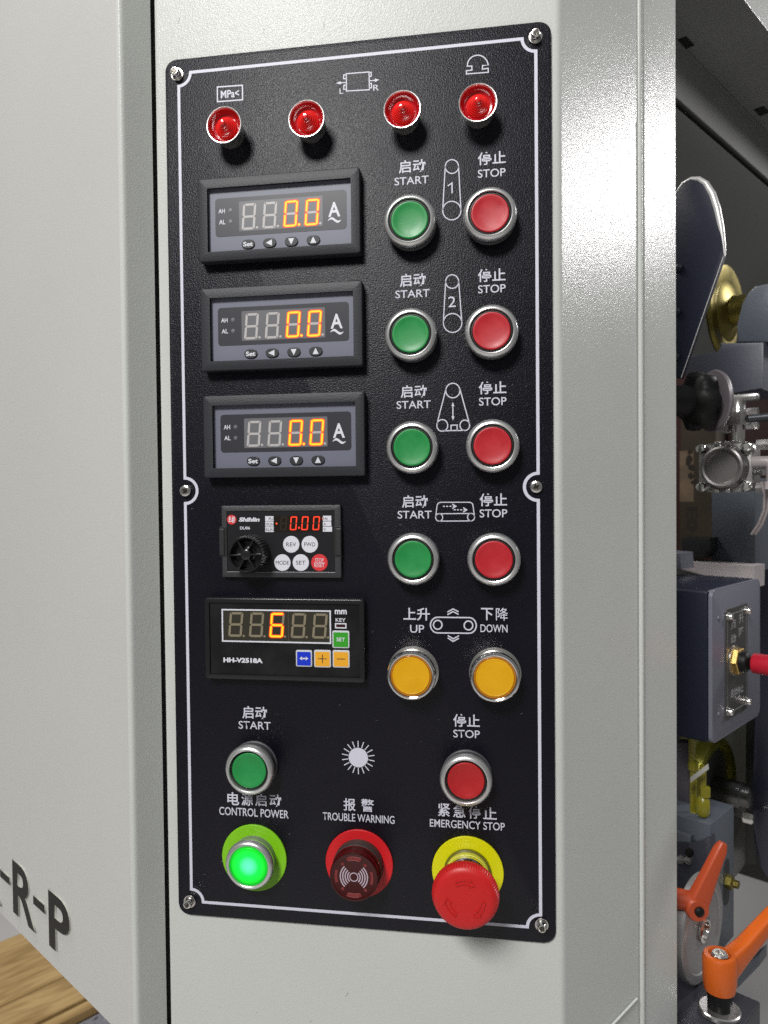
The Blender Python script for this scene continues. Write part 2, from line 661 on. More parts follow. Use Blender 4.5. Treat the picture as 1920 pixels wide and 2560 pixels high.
# lower edge from the photo: it passes through pixel (277, 2560)
d = ray(277, 2560)
nrm = Vector((-SN, 0, CS))                         # normal of the left face
P0 = Vector((near.x, 0, near.y))
hit = CAM + d * (nrm.dot(P0 - CAM) / nrm.dot(d))
DB = hit.y
bm = extrude_profile(prof, DB, TOP)
obj('door_edge', bm, PAINT, door, smooth=50)
obj('door_skin', extrude_profile([bend[-1], tuple(far_face)], DB, TOP), PAINT_L, door)
bm = bmesh.new()
under = prof[2:] + [tuple(far_face), tuple(far_face + Vector((RD.x, RD.z)) * 300), tuple(far_ret + Vector((RD.x, RD.z)) * 300)]
bm.faces.new([bm.verts.new((x, DB, z)) for x, z in under])
obj('underside', bm, DARK, door)
bm = bmesh.new()
for y0 in (497, ):
    pass
# small notch along the seam edge
pS = pp(384, 424, -1.5)

# raised letters on the left face


def on_left(u, v):
    d_ = ray(u, v)
    h_ = CAM + d_ * (nrm.dot(P0 - CAM) / nrm.dot(d_))
    return (h_ - P0).dot(Vector((-CS, 0, -SN))), h_.y     # distance from the near edge, height


def lpx(x, y):
    return on_left(*px('l6', x, y))


lt = thing('raised_lettering', 'raised dark chrome letters R and P with hyphens on the left door', 'lettering', P0, -35)
# local frame (th=-35): x = towards the near edge, y up, z out of the face


def letter(ch, xl, xr, yt, yb):
    a0, yt_ = lpx(xl, yt)
    a1, _ = lpx(xr, yb)
    _, yb_ = lpx(xl, yb)
    x0, x1 = -a0, -a1
    bmx = text_bm(ch, (x0 + x1) / 2, (yt_ + yb_) / 2, abs(x1 - x0), yt_ - yb_, 0, bold=.022, depth=1.1)
    bmx.normal_update()
    base = bmx.copy()
    for f in bmx.faces:
        f.material_index = 0 if f.normal.z > .5 else 1
    obj('letter', bmx, [LETTER, SIDE_L], lt)
    # pale plinth the letter stands on, a little wider
    b2 = text_bm(ch, (x0 + x1) / 2, (yt_ + yb_) / 2, abs(x1 - x0) + .5, yt_ - yb_ + .5, .01, bold=.035, depth=.5)
    obj('letter_base', b2, SIDE_L, lt)


letter('R', 122, 325, 240, 705)
letter('P', 447, 645, 510, 1005)
letter('-', 12, 100, 330, 395)
letter('-', 312, 415, 565, 640)
letter('R', -230, 16, -50, 420)

# ================================================================== CONTROL PANEL PLATE
plate = thing('control_panel', 'tall black textured control panel plate with white border and lettering', 'control panel', (0, 0, 0))
obj('face_plate', prism(rrect(PW / 2, PH / 2, PW, PH, 6.5, 8), -1.45, 0, .35, seg=2), PLATE, plate, smooth=30)
# white border with notches round the screws
IN = 8.3
NR = 7.4
x0, x1, y0, y1 = IN, PW - IN, IN, PH - IN
YM = (pc('c3', 180, 1512).y + pc('c4', 1353, 1712).y) / 2
b = []
b += circ(x0, y1, NR, 10, 270, 360)[::1]
b += circ(x1, y1, NR, 10, 180, 270)
b += circ(x1, YM, NR + .2, 16, 90, 270)
b += circ(x1, y0, NR, 10, 90, 180)
b += circ(x0, y0, NR, 10, 0, 90)
b += circ(x0, YM, NR + .2, 16, -90, 90)
obj('border_line', ribbon(bmesh.new(), b, 1.75, True, .05), INK, plate)


def T(body, c, xl, xr, y, h, bold=.004, cjk=False, name='lettering', **kw):
    yy = y
    A, B = pc(c, xl, yy), pc(c, xr, yy)
    cx, cy = (A.x + B.x) / 2, (A.y + B.y) / 2
    hh = abs(pc(c, (xl + xr) / 2, y - h / 2).y - pc(c, (xl + xr) / 2, y + h / 2).y)
    return text(body, cx, cy, B.x - A.x, hh, .05, INK, plate, name=name, bold=bold, **kw)


CJ = .014
for c, g in (('c2', ((297, 503, 1215, 100), (265, 527, 1325, 60), (905, 1120, 1152, 100), (905, 1118, 1267, 62))),
             ('c4', ((305, 505, 122, 100), (272, 535, 228, 60), (905, 1118, 85, 100), (907, 1118, 190, 62))),
             ('c4', ((312, 513, 978, 98), (281, 543, 1080, 60), (912, 1125, 950, 98), (914, 1125, 1055, 62))),
             ('c6', ((322, 520, 165, 97), (289, 550, 266, 60), (918, 1130, 152, 98), (919, 1131, 256, 62))),
             ('c7', ((550, 733, 152, 94), (523, 760, 247, 58), None, None)),
             ('c8', (None, None, (716, 920, 220, 98), (717, 920, 322, 60)))):
    for body, q in zip(('启动', 'START', '停止', 'STOP'), g):
        if q:
            T(body, c, *q, bold=CJ if ord(body[0]) > 200 else .006)
T('上升', 'c6', 333, 537, 1030, 98, bold=CJ)
T('UP', 'c6', 385, 493, 1143, 60, bold=.006)
T('下', 'c6', 930, 1022, 1030, 94, bold=CJ)
T('降', 'c6', 1044, 1136, 1030, 98, bold=.002)
T('DOWN', 'c6', 925, 1133, 1140, 60, bold=.006)
T('电', 'c7', 440, 527, 790, 95, bold=CJ)
T('源', 'c7', 543, 630, 796, 92, bold=CJ)
T('启', 'c7', 645, 730, 800, 92, bold=CJ)
T('动', 'c7', 752, 838, 804, 92, bold=CJ)
T('CONTROL POWER', 'c7', 380, 893, 893, 60, bold=.006)
T('报', 'c7', 1300, 1390, 834, 92, bold=CJ)
T('警', 'c7', 1430, 1525, 840, 95, bold=CJ)
tw0, tw1 = pc('c7', 1147, 919), pc('c8', 265, 982)
text('TROUBLE WARNING', (tw0.x + tw1.x) / 2, (tw0.y + tw1.y) / 2, tw1.x - tw0.x, 4.6, .05, INK, plate, bold=.006)
T('紧', 'c8', 598, 692, 905, 100, bold=CJ)
T('急', 'c8', 715, 810, 915, 98, bold=CJ)
T('停', 'c8', 833, 925, 924, 97, bold=CJ)
T('止', 'c8', 945, 1050, 932, 92, bold=CJ)
T('EMERGENCY STOP', 'c8', 537, 1112, 1020, 60, bold=.006)
T('MPa<', 'c1', 460, 583, 574, 52, bold=.02)
T('L', 'c1', 1255, 1280, 556, 36, bold=.0)
T('R', 'c1', 1480, 1518, 533, 40, bold=.0)
p = pc('c2', 700, 1385)
obj('lettering', ribbon(bmesh.new(), [(p.x - 1.9, p.y + 1.5), (p.x - .1, p.y + 2.5), (p.x + .5, p.y + 2.9), (p.x + .5, p.y - 2.8)], .68, False, .05), INK, plate)
T('2', 'c4', 677, 735, 290, 82, bold=.0)


def sym(c, strokes, wid=.58, fills=(), tris=()):
    bmx = bmesh.new()
    for st in strokes:
        closed = st[0] == 'c'
        pts = [pc(c, x, y) for x, y in (st[1:] if closed else st)]
        ribbon(bmx, pts, wid, closed, .05)
    for k, f in enumerate(fills):
        poly(bmx, [tuple(pc(c, x, y))[:2] for x, y in f], .055 + k * .003)
    return obj('symbol', bmx, INK, plate)


def ec(cx, cy, rx, ry=None, a0=0, a1=360, n=36):
    """circle in crop pixels (y down)"""
    ry = ry or rx
    full = a1 - a0 >= 360
    return [(cx + rx * math.cos(math.radians(a0 + (a1 - a0) * k / n)), cy - ry * math.sin(math.radians(a0 + (a1 - a0) * k / n))) for k in range(n if full else n + 1)]


def belt(c, t, b_):
    (tx, ty, tr), (bx, by, br) = t, b_
    sym(c, [['c'] + ec(tx, ty, tr, tr * 1.04), ['c'] + ec(bx, by, br, br * 1.02),
            [(tx - tr, ty - 4), (bx - br, by - 4)], [(tx + tr, ty - 4), (bx + br, by - 4)]])


belt('c2', (706, 1218, 51), (705, 1556, 70))
belt('c4', (708, 135, 50), (711, 453, 71))
sym('c1', [['c', (437, 529), (605, 517), (606, 614), (438, 627)]], .75)
sym('c1', [['c', (1300, 440), (1452, 428), (1454, 547), (1301, 556)],
           [(1300, 446), (1282, 448), (1282, 474), (1300, 472)], [(1300, 516), (1283, 518), (1283, 545), (1300, 543)],
           [(1453, 432), (1466, 431), (1466, 458), (1453, 459)], [(1454, 505), (1468, 504), (1468, 534), (1454, 535)]], .6)
sym('c1', [[(1255, 501), (1300, 498)], [(1454, 487), (1495, 484)]], .55,
    fills=[[(1230, 503), (1262, 490), (1262, 512)], [(1521, 480), (1490, 472), (1491, 496)]])
sym('c2', [['c'] + [(824, 447)] + ec(904, 445, 80, 82, 180, 5, 24)[1:] + [(985, 438), (941, 442), (940, 470), (985, 463), (985, 494), (817, 507), (818, 482), (860, 477), (859, 446)]], .62)
sym('c4', [['c'] + ec(713, 972, 54, 56), ['c'] + ec(632, 1240, 42, 45), ['c'] + ec(805, 1239, 37, 40),
           [(660, 960), (592, 1225)], [(767, 958), (841, 1230)], [(630, 1281), (806, 1278)],
           [(699, 1279), (699, 1238), (746, 1237), (746, 1279)]], .62)
sym('c4', [[(713, 1075), (714, 1188)]], .62, fills=[[(713, 1060), (702, 1092), (725, 1092)], [(714, 1202), (703, 1170), (726, 1170)]])
sym('c6', [ec(608, 287, 27, 29, 0, 360) + [(635, 287)], ec(853, 285, 27, 29, 0, 360) + [(880, 285)],
           [(581, 285), (592, 195), (600, 178), (620, 171), (845, 171), (862, 180), (868, 198), (880, 283)],
           [(606, 259), (855, 257)], [(606, 316), (855, 314)]], .55)
dsh = []
for bx, by in ((637, 202), (720, 229)):
    for k in range(4):
        dsh.append([(bx + k * 25, by), (bx + k * 25 + 15, by)])
    dsh.append([(bx + 72, by - 18), (bx + 100, by), (bx + 72, by + 18)])
sym('c6', dsh, .62)
sym('c6', [['c'] + ec(597, 1114, 56, 60, 90, 270, 18) + ec(837, 1117, 56, 60, 270, 450, 18),
           ['c'] + ec(597, 1112, 33, 34), ['c'] + ec(833, 1117, 33, 34)], .75)
sym('c6', [[(671, 1015), (714, 990), (757, 1012)], [(671, 1035), (714, 1010), (757, 1032)],
           [(674, 1194), (716, 1220), (760, 1196)], [(674, 1213), (716, 1239), (760, 1215)]], .7)
# sun symbol
sc = pc('c7', 1409, 485)
bmx = disc(bmesh.new(), sc.x, sc.y, 5.75, .05, 48)
for k in range(18):
    a = math.radians(90 + 20 * k)
    ribbon(bmx, [(sc.x + 6.1 * math.cos(a), sc.y + 6.1 * math.sin(a)), (sc.x + 9.8 * math.cos(a), sc.y + 9.8 * math.sin(a))], .55, False, .052)
obj('symbol', bmx, INK, plate)
# dust specks and light scratches on the plate
bmx = bmesh.new()
for k in range(90):
    x, y = random.uniform(4, PW - 4), random.uniform(4, PH * .75)
    a = random.uniform(0, PI)
    l_, wdt = random.choice((.25, .3, .4, 1.3)), random.uniform(.08, .16)
    ribbon(bmx, [(x, y), (x + l_ * math.cos(a), y + l_ * math.sin(a))], wdt, False, .045)
so = obj('dust_specks', bmx, mat('dust', (.20, .20, .22), .8), plate)
so['kind'] = 'stuff'


# ---- screws


def screw(x, y, h, tall):
    s = bpy.data.objects.new('screw', None)
    COL.objects.link(s)
    s.parent = plate
    s.location = (x * MM, y * MM, 0)
    if tall:
        obj('washer', lathe([(2.2, .02), (3.7, .02), (3.85, .3), (3.7, .75), (2.3, .8), (3.1, .85), (3.2, 1.1), (3.0, 1.5), (2, 1.5)], 32), CHROME_R, s, smooth=35)
        r = 2.75
    else:
        r = 3.5
    obj('head', lathe([(r * .98, .05), (r, h * .55), (r * .93, h * .85), (r * .75, h), (1.55, h + .05), (1.2, h - .5), (0, h - .8)], 32), CHROME_R, s, smooth=35)
    bmc = bmesh.new()
    arms = 1.75
    a = .42
    pts = [(a, a), (arms, a * .8), (arms, -a * .8), (a, -a), (a * .8, -arms), (-a * .8, -arms), (-a, -a), (-arms, -a * .8), (-arms, a * .8), (-a, a), (-a * .8, arms), (a * .8, arms)]
    rot = random.uniform(0, 1.5)
    pts = [(p * math.cos(rot) - q * math.sin(rot), p * math.sin(rot) + q * math.cos(rot)) for p, q in pts]
    poly(bmc, pts, h + .07)
    obj('cross_slot', bmc, mat('slot_dark', (.10, .09, .08), .25, metal=.9), s)


for c, x, y in (('c1', 170, 448), ('c2', 1347, 225), ('c7', 163, 1548), ('c8', 1395, 1785)):
    p = pc(c, x, y)
    screw(p.x, p.y, 4.9, True)
screw(pc('c3', 181, 1510).x, YM, 2.2, False)
screw(pc('c4', 1353, 1712).x, YM, 2.2, False)

# ================================================================== PUSH BUTTONS


def push_button(label, c, x, y, h, capm, group, deep=0.0):
    p = pc(c, x, y, h)
    t = thing('push_button', label, 'push button', (p.x, p.y, 0), 0, group)
    k = h - 10.5
    obj('collar', lathe([(14.3, .01), (14.3, 1.0), (13.6, 1.3), (13.6, 5.5 + k), (13.0, 6.2 + k)]), COLLAR, t, smooth=35)
    obj('bezel', lathe([(13.4, 5.3 + k), (14.35, 5.6 + k), (14.75, 6.6 + k), (14.75, 7.8 + k), (14.45, 9.0 + k), (13.8, 10.0 + k), (13.0, 10.6 + k), (12.3, 10.75 + k), (11.85, 10.55 + k), (11.65, 10.0 + k), (11.6, 6 + k)], 72), SILVER, t, smooth=35)
    obj('gap_ring', lathe([(11.65, 7.6 + k), (11.2, 9.5 + k - deep), (10.6, 9.6 + k - deep), (10.35, 7.5 + k), (0, 7.4 + k)], 64), GAP, t, smooth=35)
    q = 10.2 + k - deep
    obj('cap', lathe([(10.35, 7.5 + k), (10.35, q - .5), (10.2, q - .15), (9.9, q), (9.4, q - .02), (8.2, q - .38), (6, q - .7), (3, q - .9), (0, q - .95)], 64), capm, t, smooth=35)
    return t


SG = 'round start and stop push buttons with silver bezels'
push_button('green start button in the top row of round buttons', 'c2', 378, 1624, 10.5, GREEN, SG)
push_button('red stop button in the top row of round buttons', 'c2', 998, 1572, 10.5, RED, SG)
push_button('green start button in the second row, beside the middle ammeter', 'c4', 386, 535, 10.5, GREEN, SG)
push_button('red stop button in the second row, level with the middle ammeter', 'c4', 1010, 511, 10.5, RED, SG)
push_button('green start button beside the triangular belt symbol', 'c4', 397, 1408, 10.5, GREEN, SG)
push_button('red stop button beside the triangular belt symbol', 'c4', 1018, 1395, 10.5, RED, SG)
push_button('green start button below the conveyor symbol with dashed arrows', 'c6', 406, 610, 10.5, GREEN, SG)
push_button('red stop button below the conveyor symbol with dashed arrows', 'c6', 1028, 613, 10.5, RED, SG)
push_button('green start button above the control power lettering', 'c7', 595, 588, 11.5, GREEN, SG, deep=.6)
push_button('red stop button above the emergency stop lettering', 'c8', 813, 689, 11.5, RED2, SG, deep=.6)


def amber_button(label, c, x, y):
    p = pc(c, x, y, 12)
    t = thing('push_button', label, 'push button', (p.x, p.y, 0), 0, 'amber raise and lower buttons with chrome bezels')
    bmk = lathe([(13.2, .01), (13.2, 7)], 96)
    for v in bmk.verts:
        if v.co.z > .5:
            pass
    obj('collar', lathe([(14.6, .01), (14.6, .8), (13.0, 1.2), (13.0, 7.5), (12.6, 7.8)], 72), CHROME_R, t, smooth=35)
    obj('bezel', lathe([(12.6, 7.4), (13.6, 7.7), (13.95, 8.6), (13.9, 9.8), (13.6, 10.4), (13.75, 10.8), (13.7, 11.6), (13.2, 12.2), (12.5, 12.35), (11.9, 12.0), (11.7, 11.0), (11.6, 8)], 72), CHROME, t, smooth=35)
    obj('lens_rim', lathe([(11.65, 9), (11.65, 11.6), (11.3, 11.9), (10.7, 11.7), (10.55, 10.8), (10.4, 10.5)], 64), AMBER_R, t, smooth=35)
    obj('lens', lathe([(10.6, 9.5), (10.55, 12.0), (10.3, 12.25), (9.9, 12.3), (9.7, 12.15), (5, 12.2), (0, 12.25)], 64), AMBER, t, smooth=25)


amber_button('amber up button below the left lettering, chrome bezel', 'c6', 392, 1506)
amber_button('amber down button below the right lettering, chrome bezel', 'c6', 1036, 1520)

# ---- lit control power button on its green disc
pd = pc('c7', 637, 1230, 1)
pl = pc('c7', 590, 1304, 11)
t = thing('power_button', 'glowing green power button on a flat lime green disc', 'push button', (pd.x, pd.y, 0))
obj('name_disc', lathe([(20.0, .01), (20.0, .8), (19.7, 1.1), (14, 1.12), (0, 1.12)], 72), LIME, t, smooth=35)
obj('collar', lathe([(13.6, 1.1), (13.6, 6.4), (13.0, 6.9)]), mat('grey_collar', (.26, .26, .25), .4, metal=.5), t, smooth=35)
obj('bezel', lathe([(13.2, 6.2), (14.2, 6.4), (14.6, 7.4), (14.6, 8.8), (14.3, 10.0), (13.7, 11.0), (12.9, 11.5), (12.2, 11.6), (11.9, 11.4), (11.75, 10.9), (11.7, 6)], 72), SILVER, t, smooth=35)
obj('lens_rim', lathe([(11.7, 7), (11.65, 10.6), (11.3, 11.0), (10.8, 10.8), (10.6, 9.5)], 64), mat('lit_green_rim', (0, .2, .01), .25, emit=(.0, .5, .02), estr=.7, coat=.5), t, smooth=35)
obj('lens', lathe([(10.6, 8), (10.6, 10.8), (10.3, 11.1), (9.9, 11.2), (9.2, 11.15), (5, 11.2), (0, 11.2)], 64), LITGREEN, t, smooth=25)

# ---- warning buzzer
pd = pp(897.6, 2159.5, 1)
t = thing('warning_buzzer', 'dark red warning buzzer with white sound wave print on a red disc', 'buzzer', (pd.x, pd.y, 0))
obj('name_disc', lathe([(20.0, .01), (20.0, .8), (19.7, 1.1), (14, 1.12), (0, 1.12)], 72), REDDISC, t, smooth=35)
obj('base_ring', lathe([(14.6, 1.1), (14.6, 7.0), (14.2, 7.8), (13.8, 8.0)]), mat('buzzer_base', (.035, .03, .028), .5, bump=[(900, .1)]), t, smooth=35)
obj('housing', lathe([(13.8, 7.9), (14.2, 8.3), (14.2, 9.6), (13.6, 10.4), (13.5, 13.0), (13.9, 14.0), (14.0, 16.0), (13.7, 16.8), (13.2, 17.0), (12.6, 16.8), (11.8, 16.6), (0, 16.6)], 72), [BUZZ], t, smooth=35)
bmx = bmesh.new()
for a0 in (90, 270):
    ribbon(bmx, circ(0, 0, 10.6, 12, a0 - 22, a0 + 22), 1.9, False, 16.64)
for a0 in (0, 180):
    ribbon(bmx, circ(0, 0, 10.4, 12, a0 - 20, a0 + 20), 1.5, False, 16.64)
for a0 in (47, 133, 227, 313):
    disc(bmx, 9.6 * math.cos(math.radians(a0)), 9.6 * math.sin(math.radians(a0)), .9, 16.64, 16)
obj('sound_slots', bmx, BUZZ_IN, t)
bmx = bmesh.new()
for a0 in (90, 270):
    ribbon(bmx, circ(0, 0, 9.5, 12, a0 - 18, a0 + 18), .22, False, 16.70)
    ribbon(bmx, circ(0, 0, 11.6, 12, a0 - 22, a0 + 14), .18, False, 16.70)
obj('slot_edges', bmx, mat('slot_edge', (.35, .12, .12), .2, coat=.5), t)
bmx = bmesh.new()
ribbon(bmx, circ(0, 0, 2.35, 32), .55, True, 16.66)
for r_ in (3.6, 5.0, 6.4, 7.8):
    for a0 in (0, 180):
        ribbon(bmx, circ(0, 0, r_, 14, a0 - 47, a0 + 47), .68, False, 16.66)
obj('printed_waves', bmx, mat('wave_print', (.45, .36, .42), .4), t)

# ---- emergency stop
pd = pp(1169, 2180, 1)
t = thing('emergency_stop_button', 'large red mushroom emergency stop button on a yellow disc', 'emergency stop', (pd.x, pd.y, 0))
obj('name_disc', lathe([(20.4, .01), (20.4, .9), (20.1, 1.2), (13.2, 1.25), (13.0, .3), (12.6, .3), (12.5, 2.0), (12.0, 2.6), (0, 2.6)], 80), YELLOW, t, smooth=35)
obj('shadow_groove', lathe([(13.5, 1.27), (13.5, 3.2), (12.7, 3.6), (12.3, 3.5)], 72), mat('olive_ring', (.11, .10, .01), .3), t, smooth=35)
obj('inner_ring', lathe([(12.6, 3.0), (12.6, 6.3), (12.0, 6.6)], 72), mat('worn_yellow', (.55, .53, .06), .35, bump=[(700, .1)]), t, smooth=35)
obj('chrome_neck', lathe([(11.6, 6), (12.2, 7.5), (12.4, 9), (12.1, 11), (11.2, 12.2), (10.8, 13.5), (10.6, 16), (9.3, 22)], 72), CHROME, t, smooth=35)
seg = 216
bmx = bmesh.new()
prof = [(a_, b_ + 2.6) for a_, b_ in [(9, 19), (15.6, 19.4), (17.2, 20.2), (17.9, 21.4), (18.2, 23), (18, 24.6), (17.5, 26), (16.7, 27.4), (15.5, 28.4), (13.6, 28.9), (9, 29.1), (0, 29.2)]]
lathe(prof, seg, bm=bmx)
for v in bmx.verts:
    r_ = math.hypot(v.co.x, v.co.y)
    if r_ > 16.0 and v.co.z < 28.8:
        k = round(math.atan2(v.co.y, v.co.x) / (2 * PI / seg)) % 3
        f_ = 1.0 if k != 0 else (1 - .55 / r_)
        v.co.x *= f_
        v.co.y *= f_
obj('mushroom_cap', bmx, MUSH, t, smooth=30)
# three embossed turn arrows
for a0 in (92, 212, 332):
    bma = bmesh.new()
    rr = 9.6
    a_s, a_e = a0 + 28, a0 - 18
    outp = circ(0, 0, rr + 1.0, 14, a_s, a_e)
    inp = circ(0, 0, rr - 1.0, 14, a_e, a_s)
    tip = (rr * math.cos(math.radians(a_e - 16)), rr * math.sin(math.radians(a_e - 16)))
    h1 = ((rr + 2.1) * math.cos(math.radians(a_e)), (rr + 2.1) * math.sin(math.radians(a_e)))
    h2 = ((rr - 2.1) * math.cos(math.radians(a_e)), (rr - 2.1) * math.sin(math.radians(a_e)))
    pts = outp + [h1, tip, h2] + inp
    ribbon(bma, pts, .42, True, 31.7)
    # the outline as a shallow raised bead
    ret = bmesh.ops.extrude_face_region(bma, geom=bma.faces[:])
    bmesh.ops.translate(bma, vec=(0, 0, .5), verts=[v for v in ret['geom'] if isinstance(v, bmesh.types.BMVert)])
    obj('arrow_mark', bma, MUSH, t, smooth=30)

# ================================================================== RED INDICATOR LAMPS


def indicator(label, u, v, tilt):
    p = pp(u, v, 11.5)
    t = thing('indicator_lamp', label, 'indicator lamp', (p.x, p.y, 0), 0, 'red faceted indicator lamps in chrome cups')
    obj('cup', lathe([(8.4, .02), (8.2, 3.0), (8.3, 5), (8.9, 8.5), (9.8, 10.8), (10.3, 11.4), (10.5, 11.9), (10.3, 12.25), (9.9, 12.2), (9.55, 11.7), (9.3, 10.5)], 48), mat('bright_rim', (.48, .47, .46), .3, metal=.8, bump=[(1200, .05)]), t, smooth=40)
    bmx = bmesh.new()
    seg = 60
    lathe([(9.6, 11.6), (9.3, 10.6), (8.6, 9.2), (7.6, 8.1), (6.4, 7.8)], seg, bm=bmx)
    for v_ in bmx.verts:                          # radial facets
        r_ = math.hypot(v_.co.x, v_.co.y)
        k = round(math.atan2(v_.co.y, v_.co.x) / (2 * PI / seg)) % 2
        if k and r_ < 9.4:
            v_.co.z += .10
    obj('dish', bmx, RUBY, t, smooth=20)
    prof_ = [(6.6, 7.6)]
    rr, z = 6.3, 8.3
    while rr > 1.6:                               # stepped rings of the lens
        prof_ += [(rr, z), (rr - .16, z + .42), (rr - .55, z + .55)]
        rr -= .78
        z += .98
    prof_ += [(1.5, z), (1.0, z + .35), (0, z + .45)]
    obj('lens_cone', lathe(prof_, 48), RUBY_IN, t, smooth=28)


indicator('red indicator lamp below the boxed pressure symbol', 560.5, 313, 0)
indicator('red indicator lamp lower left of the arrowed roller symbol', 766.4, 297.3, 0)
indicator('red indicator lamp lower right of the arrowed roller symbol', 1005.5, 273.9, 0)
indicator('red indicator lamp below the mushroom button symbol', 1194.6, 257.3, 0)

# ================================================================== SEVEN SEGMENT DIGITS


def seg_polys(x, y, wd_, ht, th, sl):
    """x,y = lower left, slanted by sl over the height; returns dict of segment polygons"""
    g = th * .16
    hh = ht / 2

    def sh(p):
        return (x + p[0] + sl * p[1] / ht, y + p[1])
    t = th
    D = {}

    def hor(yc):
        return [sh(p) for p in ((t * .75 + g, yc - t / 2), (t * .35 + g, yc), (t * .75 + g, yc + t / 2), (wd_ - t * .75 - g, yc + t / 2), (wd_ - t * .35 - g, yc), (wd_ - t * .75 - g, yc - t / 2))]

    def ver(xc, ya, yb):
        return [sh(p) for p in ((xc - t / 2, ya + t * .45), (xc, ya), (xc + t / 2, ya + t * .45), (xc + t / 2, yb - t * .45), (xc, yb), (xc - t / 2, yb - t * .45))]
    D['a'] = hor(ht - t / 2)
    D['g'] = hor(hh)
    D['d'] = hor(t / 2)
    D['f'] = ver(t / 2, hh + g, ht - g)
    D['b'] = ver(wd_ - t / 2, hh + g, ht - g)
    D['e'] = ver(t / 2, g, hh - g)
    D['c'] = ver(wd_ - t / 2, g, hh - g)
    return D


SEGS = {'8': '', '0': 'abcdef', '6': 'acdefg'}      # lit segments; '8' = all unlit


def grow(pts, k):
    cx = sum(p[0] for p in pts) / len(pts)
    cy = sum(p[1] for p in pts) / len(pts)
    out = []
    for p in pts:
        dx, dy = p[0] - cx, p[1] - cy
        out.append((p[0] + (k if dx > 0 else -k) * (1 if abs(dx) > .05 else 0), p[1] + (k if dy > 0 else -k) * (1 if abs(dy) > .05 else 0)))
    return out


def digit(t, x, y, wd_, ht, th, sl, ch, z, off, on, rim, dot=None, dot_on=False, dotr=.6):
    D = seg_polys(x, y, wd_, ht, th, sl)
    bmx = bmesh.new()
    n = 0
    for k, p in D.items():
        if k not in SEGS[ch]:
            poly(bmx, p, z)
            n += 1
    if dot and not dot_on:
        disc(bmx, dot[0], dot[1], dotr, z, 16)
        n += 1
    if n == 0:
        disc(bmx, x + wd_ / 2, y + ht / 2, .05, z, 8)
    d_ = obj('digit', bmx, off, t)
    lit = [p for k, p in D.items() if k in SEGS[ch]]
    if dot and dot_on:
        lit.append(circ(dot[0], dot[1], dotr, 16))
    for p in lit:
        if rim:
            obj('segment_glow', poly(bmesh.new(), grow(p, .34) if len(p) < 10 else circ(dot[0], dot[1], dotr + .3, 16), z + .03), rim, d_)
        obj('segment', poly(bmesh.new(), grow(p, -.1) if rim and len(p) < 10 else p, z + .06), on, d_)
    return d_


# ================================================================== AMMETERS


def corners_mid(c, pts, h):
    P = [pc(c, x, y, h) for x, y in pts]
    return sum((p.x for p in P)) / 4, sum((p.y for p in P)) / 4


def ammeter(label, c, pts):
    H = 7.0
    cx, cy = corners_mid(c, pts, H)
    t = thing('ammeter', label, 'ammeter', (cx - 48, cy - 24, 0), 0, 'digital ammeters reading zero')
    o_ = rrect(48, 24, 96, 48, 1.2, 3)
    i_ = rrect(48.2, 23.9, 86.4, 37.8, .4, 3)
    obj('frame', frame_ring(o_, i_, .02, H, H - 3.1, .55), METERF, t, smooth=40)
    Z = H - 2.9
    obj('face', prism(rrect(48.2, 23.9, 86.2, 37.6, .4, 2), Z - .8, Z), SLATE, t)
    obj('dark_panel', prism(rrect(48.6, 25.9, 78.4, 22.2, 2.0, 5), Z - .1, Z + .12), SMOKE, t)
    obj('window', prism(rrect(48.9, 25.85, 50.0, 17.3, .6, 3), Z, Z + .2), WINDOW, t)
    for k in range(4):
        xk = 25.3 + 12.55 * k
        lit = k >= 2
        digit(t, xk, 17.9, 8.0, 15.1, 1.35, 1.25, '0' if lit else '8', Z + .26, SEG_OFF, SEG_ON, SEG_RIM,
              dot=(xk + 9.4, 18.9), dot_on=(k == 2), dotr=.72)
    text('A', 80.6, 26.2, 7.0, 8.4, Z + .2, LABELW, t, bold=.02)
    bmx = bmesh.new()
    top_, bot_ = [], []
    for k in range(17):
        s_ = k / 16
        yy = 20.0 + 1.05 * math.sin(2 * PI * s_ * .98)
        wv = .25 + .75 * math.sin(PI * s_)
        top_.append((76.9 + 7.6 * s_, yy + wv))
        bot_.append((76.9 + 7.6 * s_, yy - wv * .6))
    vt = [bmx.verts.new((*p, Z + .2)) for p in top_]
    vb = [bmx.verts.new((*p, Z + .2)) for p in bot_]
    for k in range(16):
        bmx.faces.new((vb[k], vb[k + 1], vt[k + 1], vt[k]))
    obj('tilde_mark', bmx, LABELW, t)
    text('AH', 13.4, 29.7, 3.9, 2.6, Z + .2, LABELW, t, bold=.015)
    text('AL', 13.6, 23.3, 3.9, 2.6, Z + .2, LABELW, t, bold=.015)
    for yy in (29.8, 23.3):
        obj('indicator_dot', lathe([(1.15, Z + .1), (1.15, Z + .25), (0, Z + .3)], 20, c=(18.6, yy, 0)), mat('dull_dot', (.12, .115, .13), .4), t)
    for k, xk in enumerate((29.3, 42.2, 55.2, 68.2)):
        kb = obj('key', prism(rrect(xk, 9.5, 7.9, 5.0, 2.45, 7), Z - .1, Z + .75, .35), mat('key_black', (.014, .015, .018), .5), t)
        if k == 0:
            text('Set', xk, 9.5, 5.8, 2.7, Z + .8, LABELW, kb, bold=.03)
        else:
            tri = {1: [(-2.2, 0), (1.5, 1.75), (1.5, -1.75)], 2: [(-1.75, 1.7), (1.75, 1.7), (0, -1.9)], 3: [(-1.75, -1.7), (1.75, -1.7), (0, 1.9)]}[k]
            obj('arrow', poly(bmesh.new(), [(xk + a, 9.5 + b2) for a, b2 in tri], Z + .8), LABELW, kb)


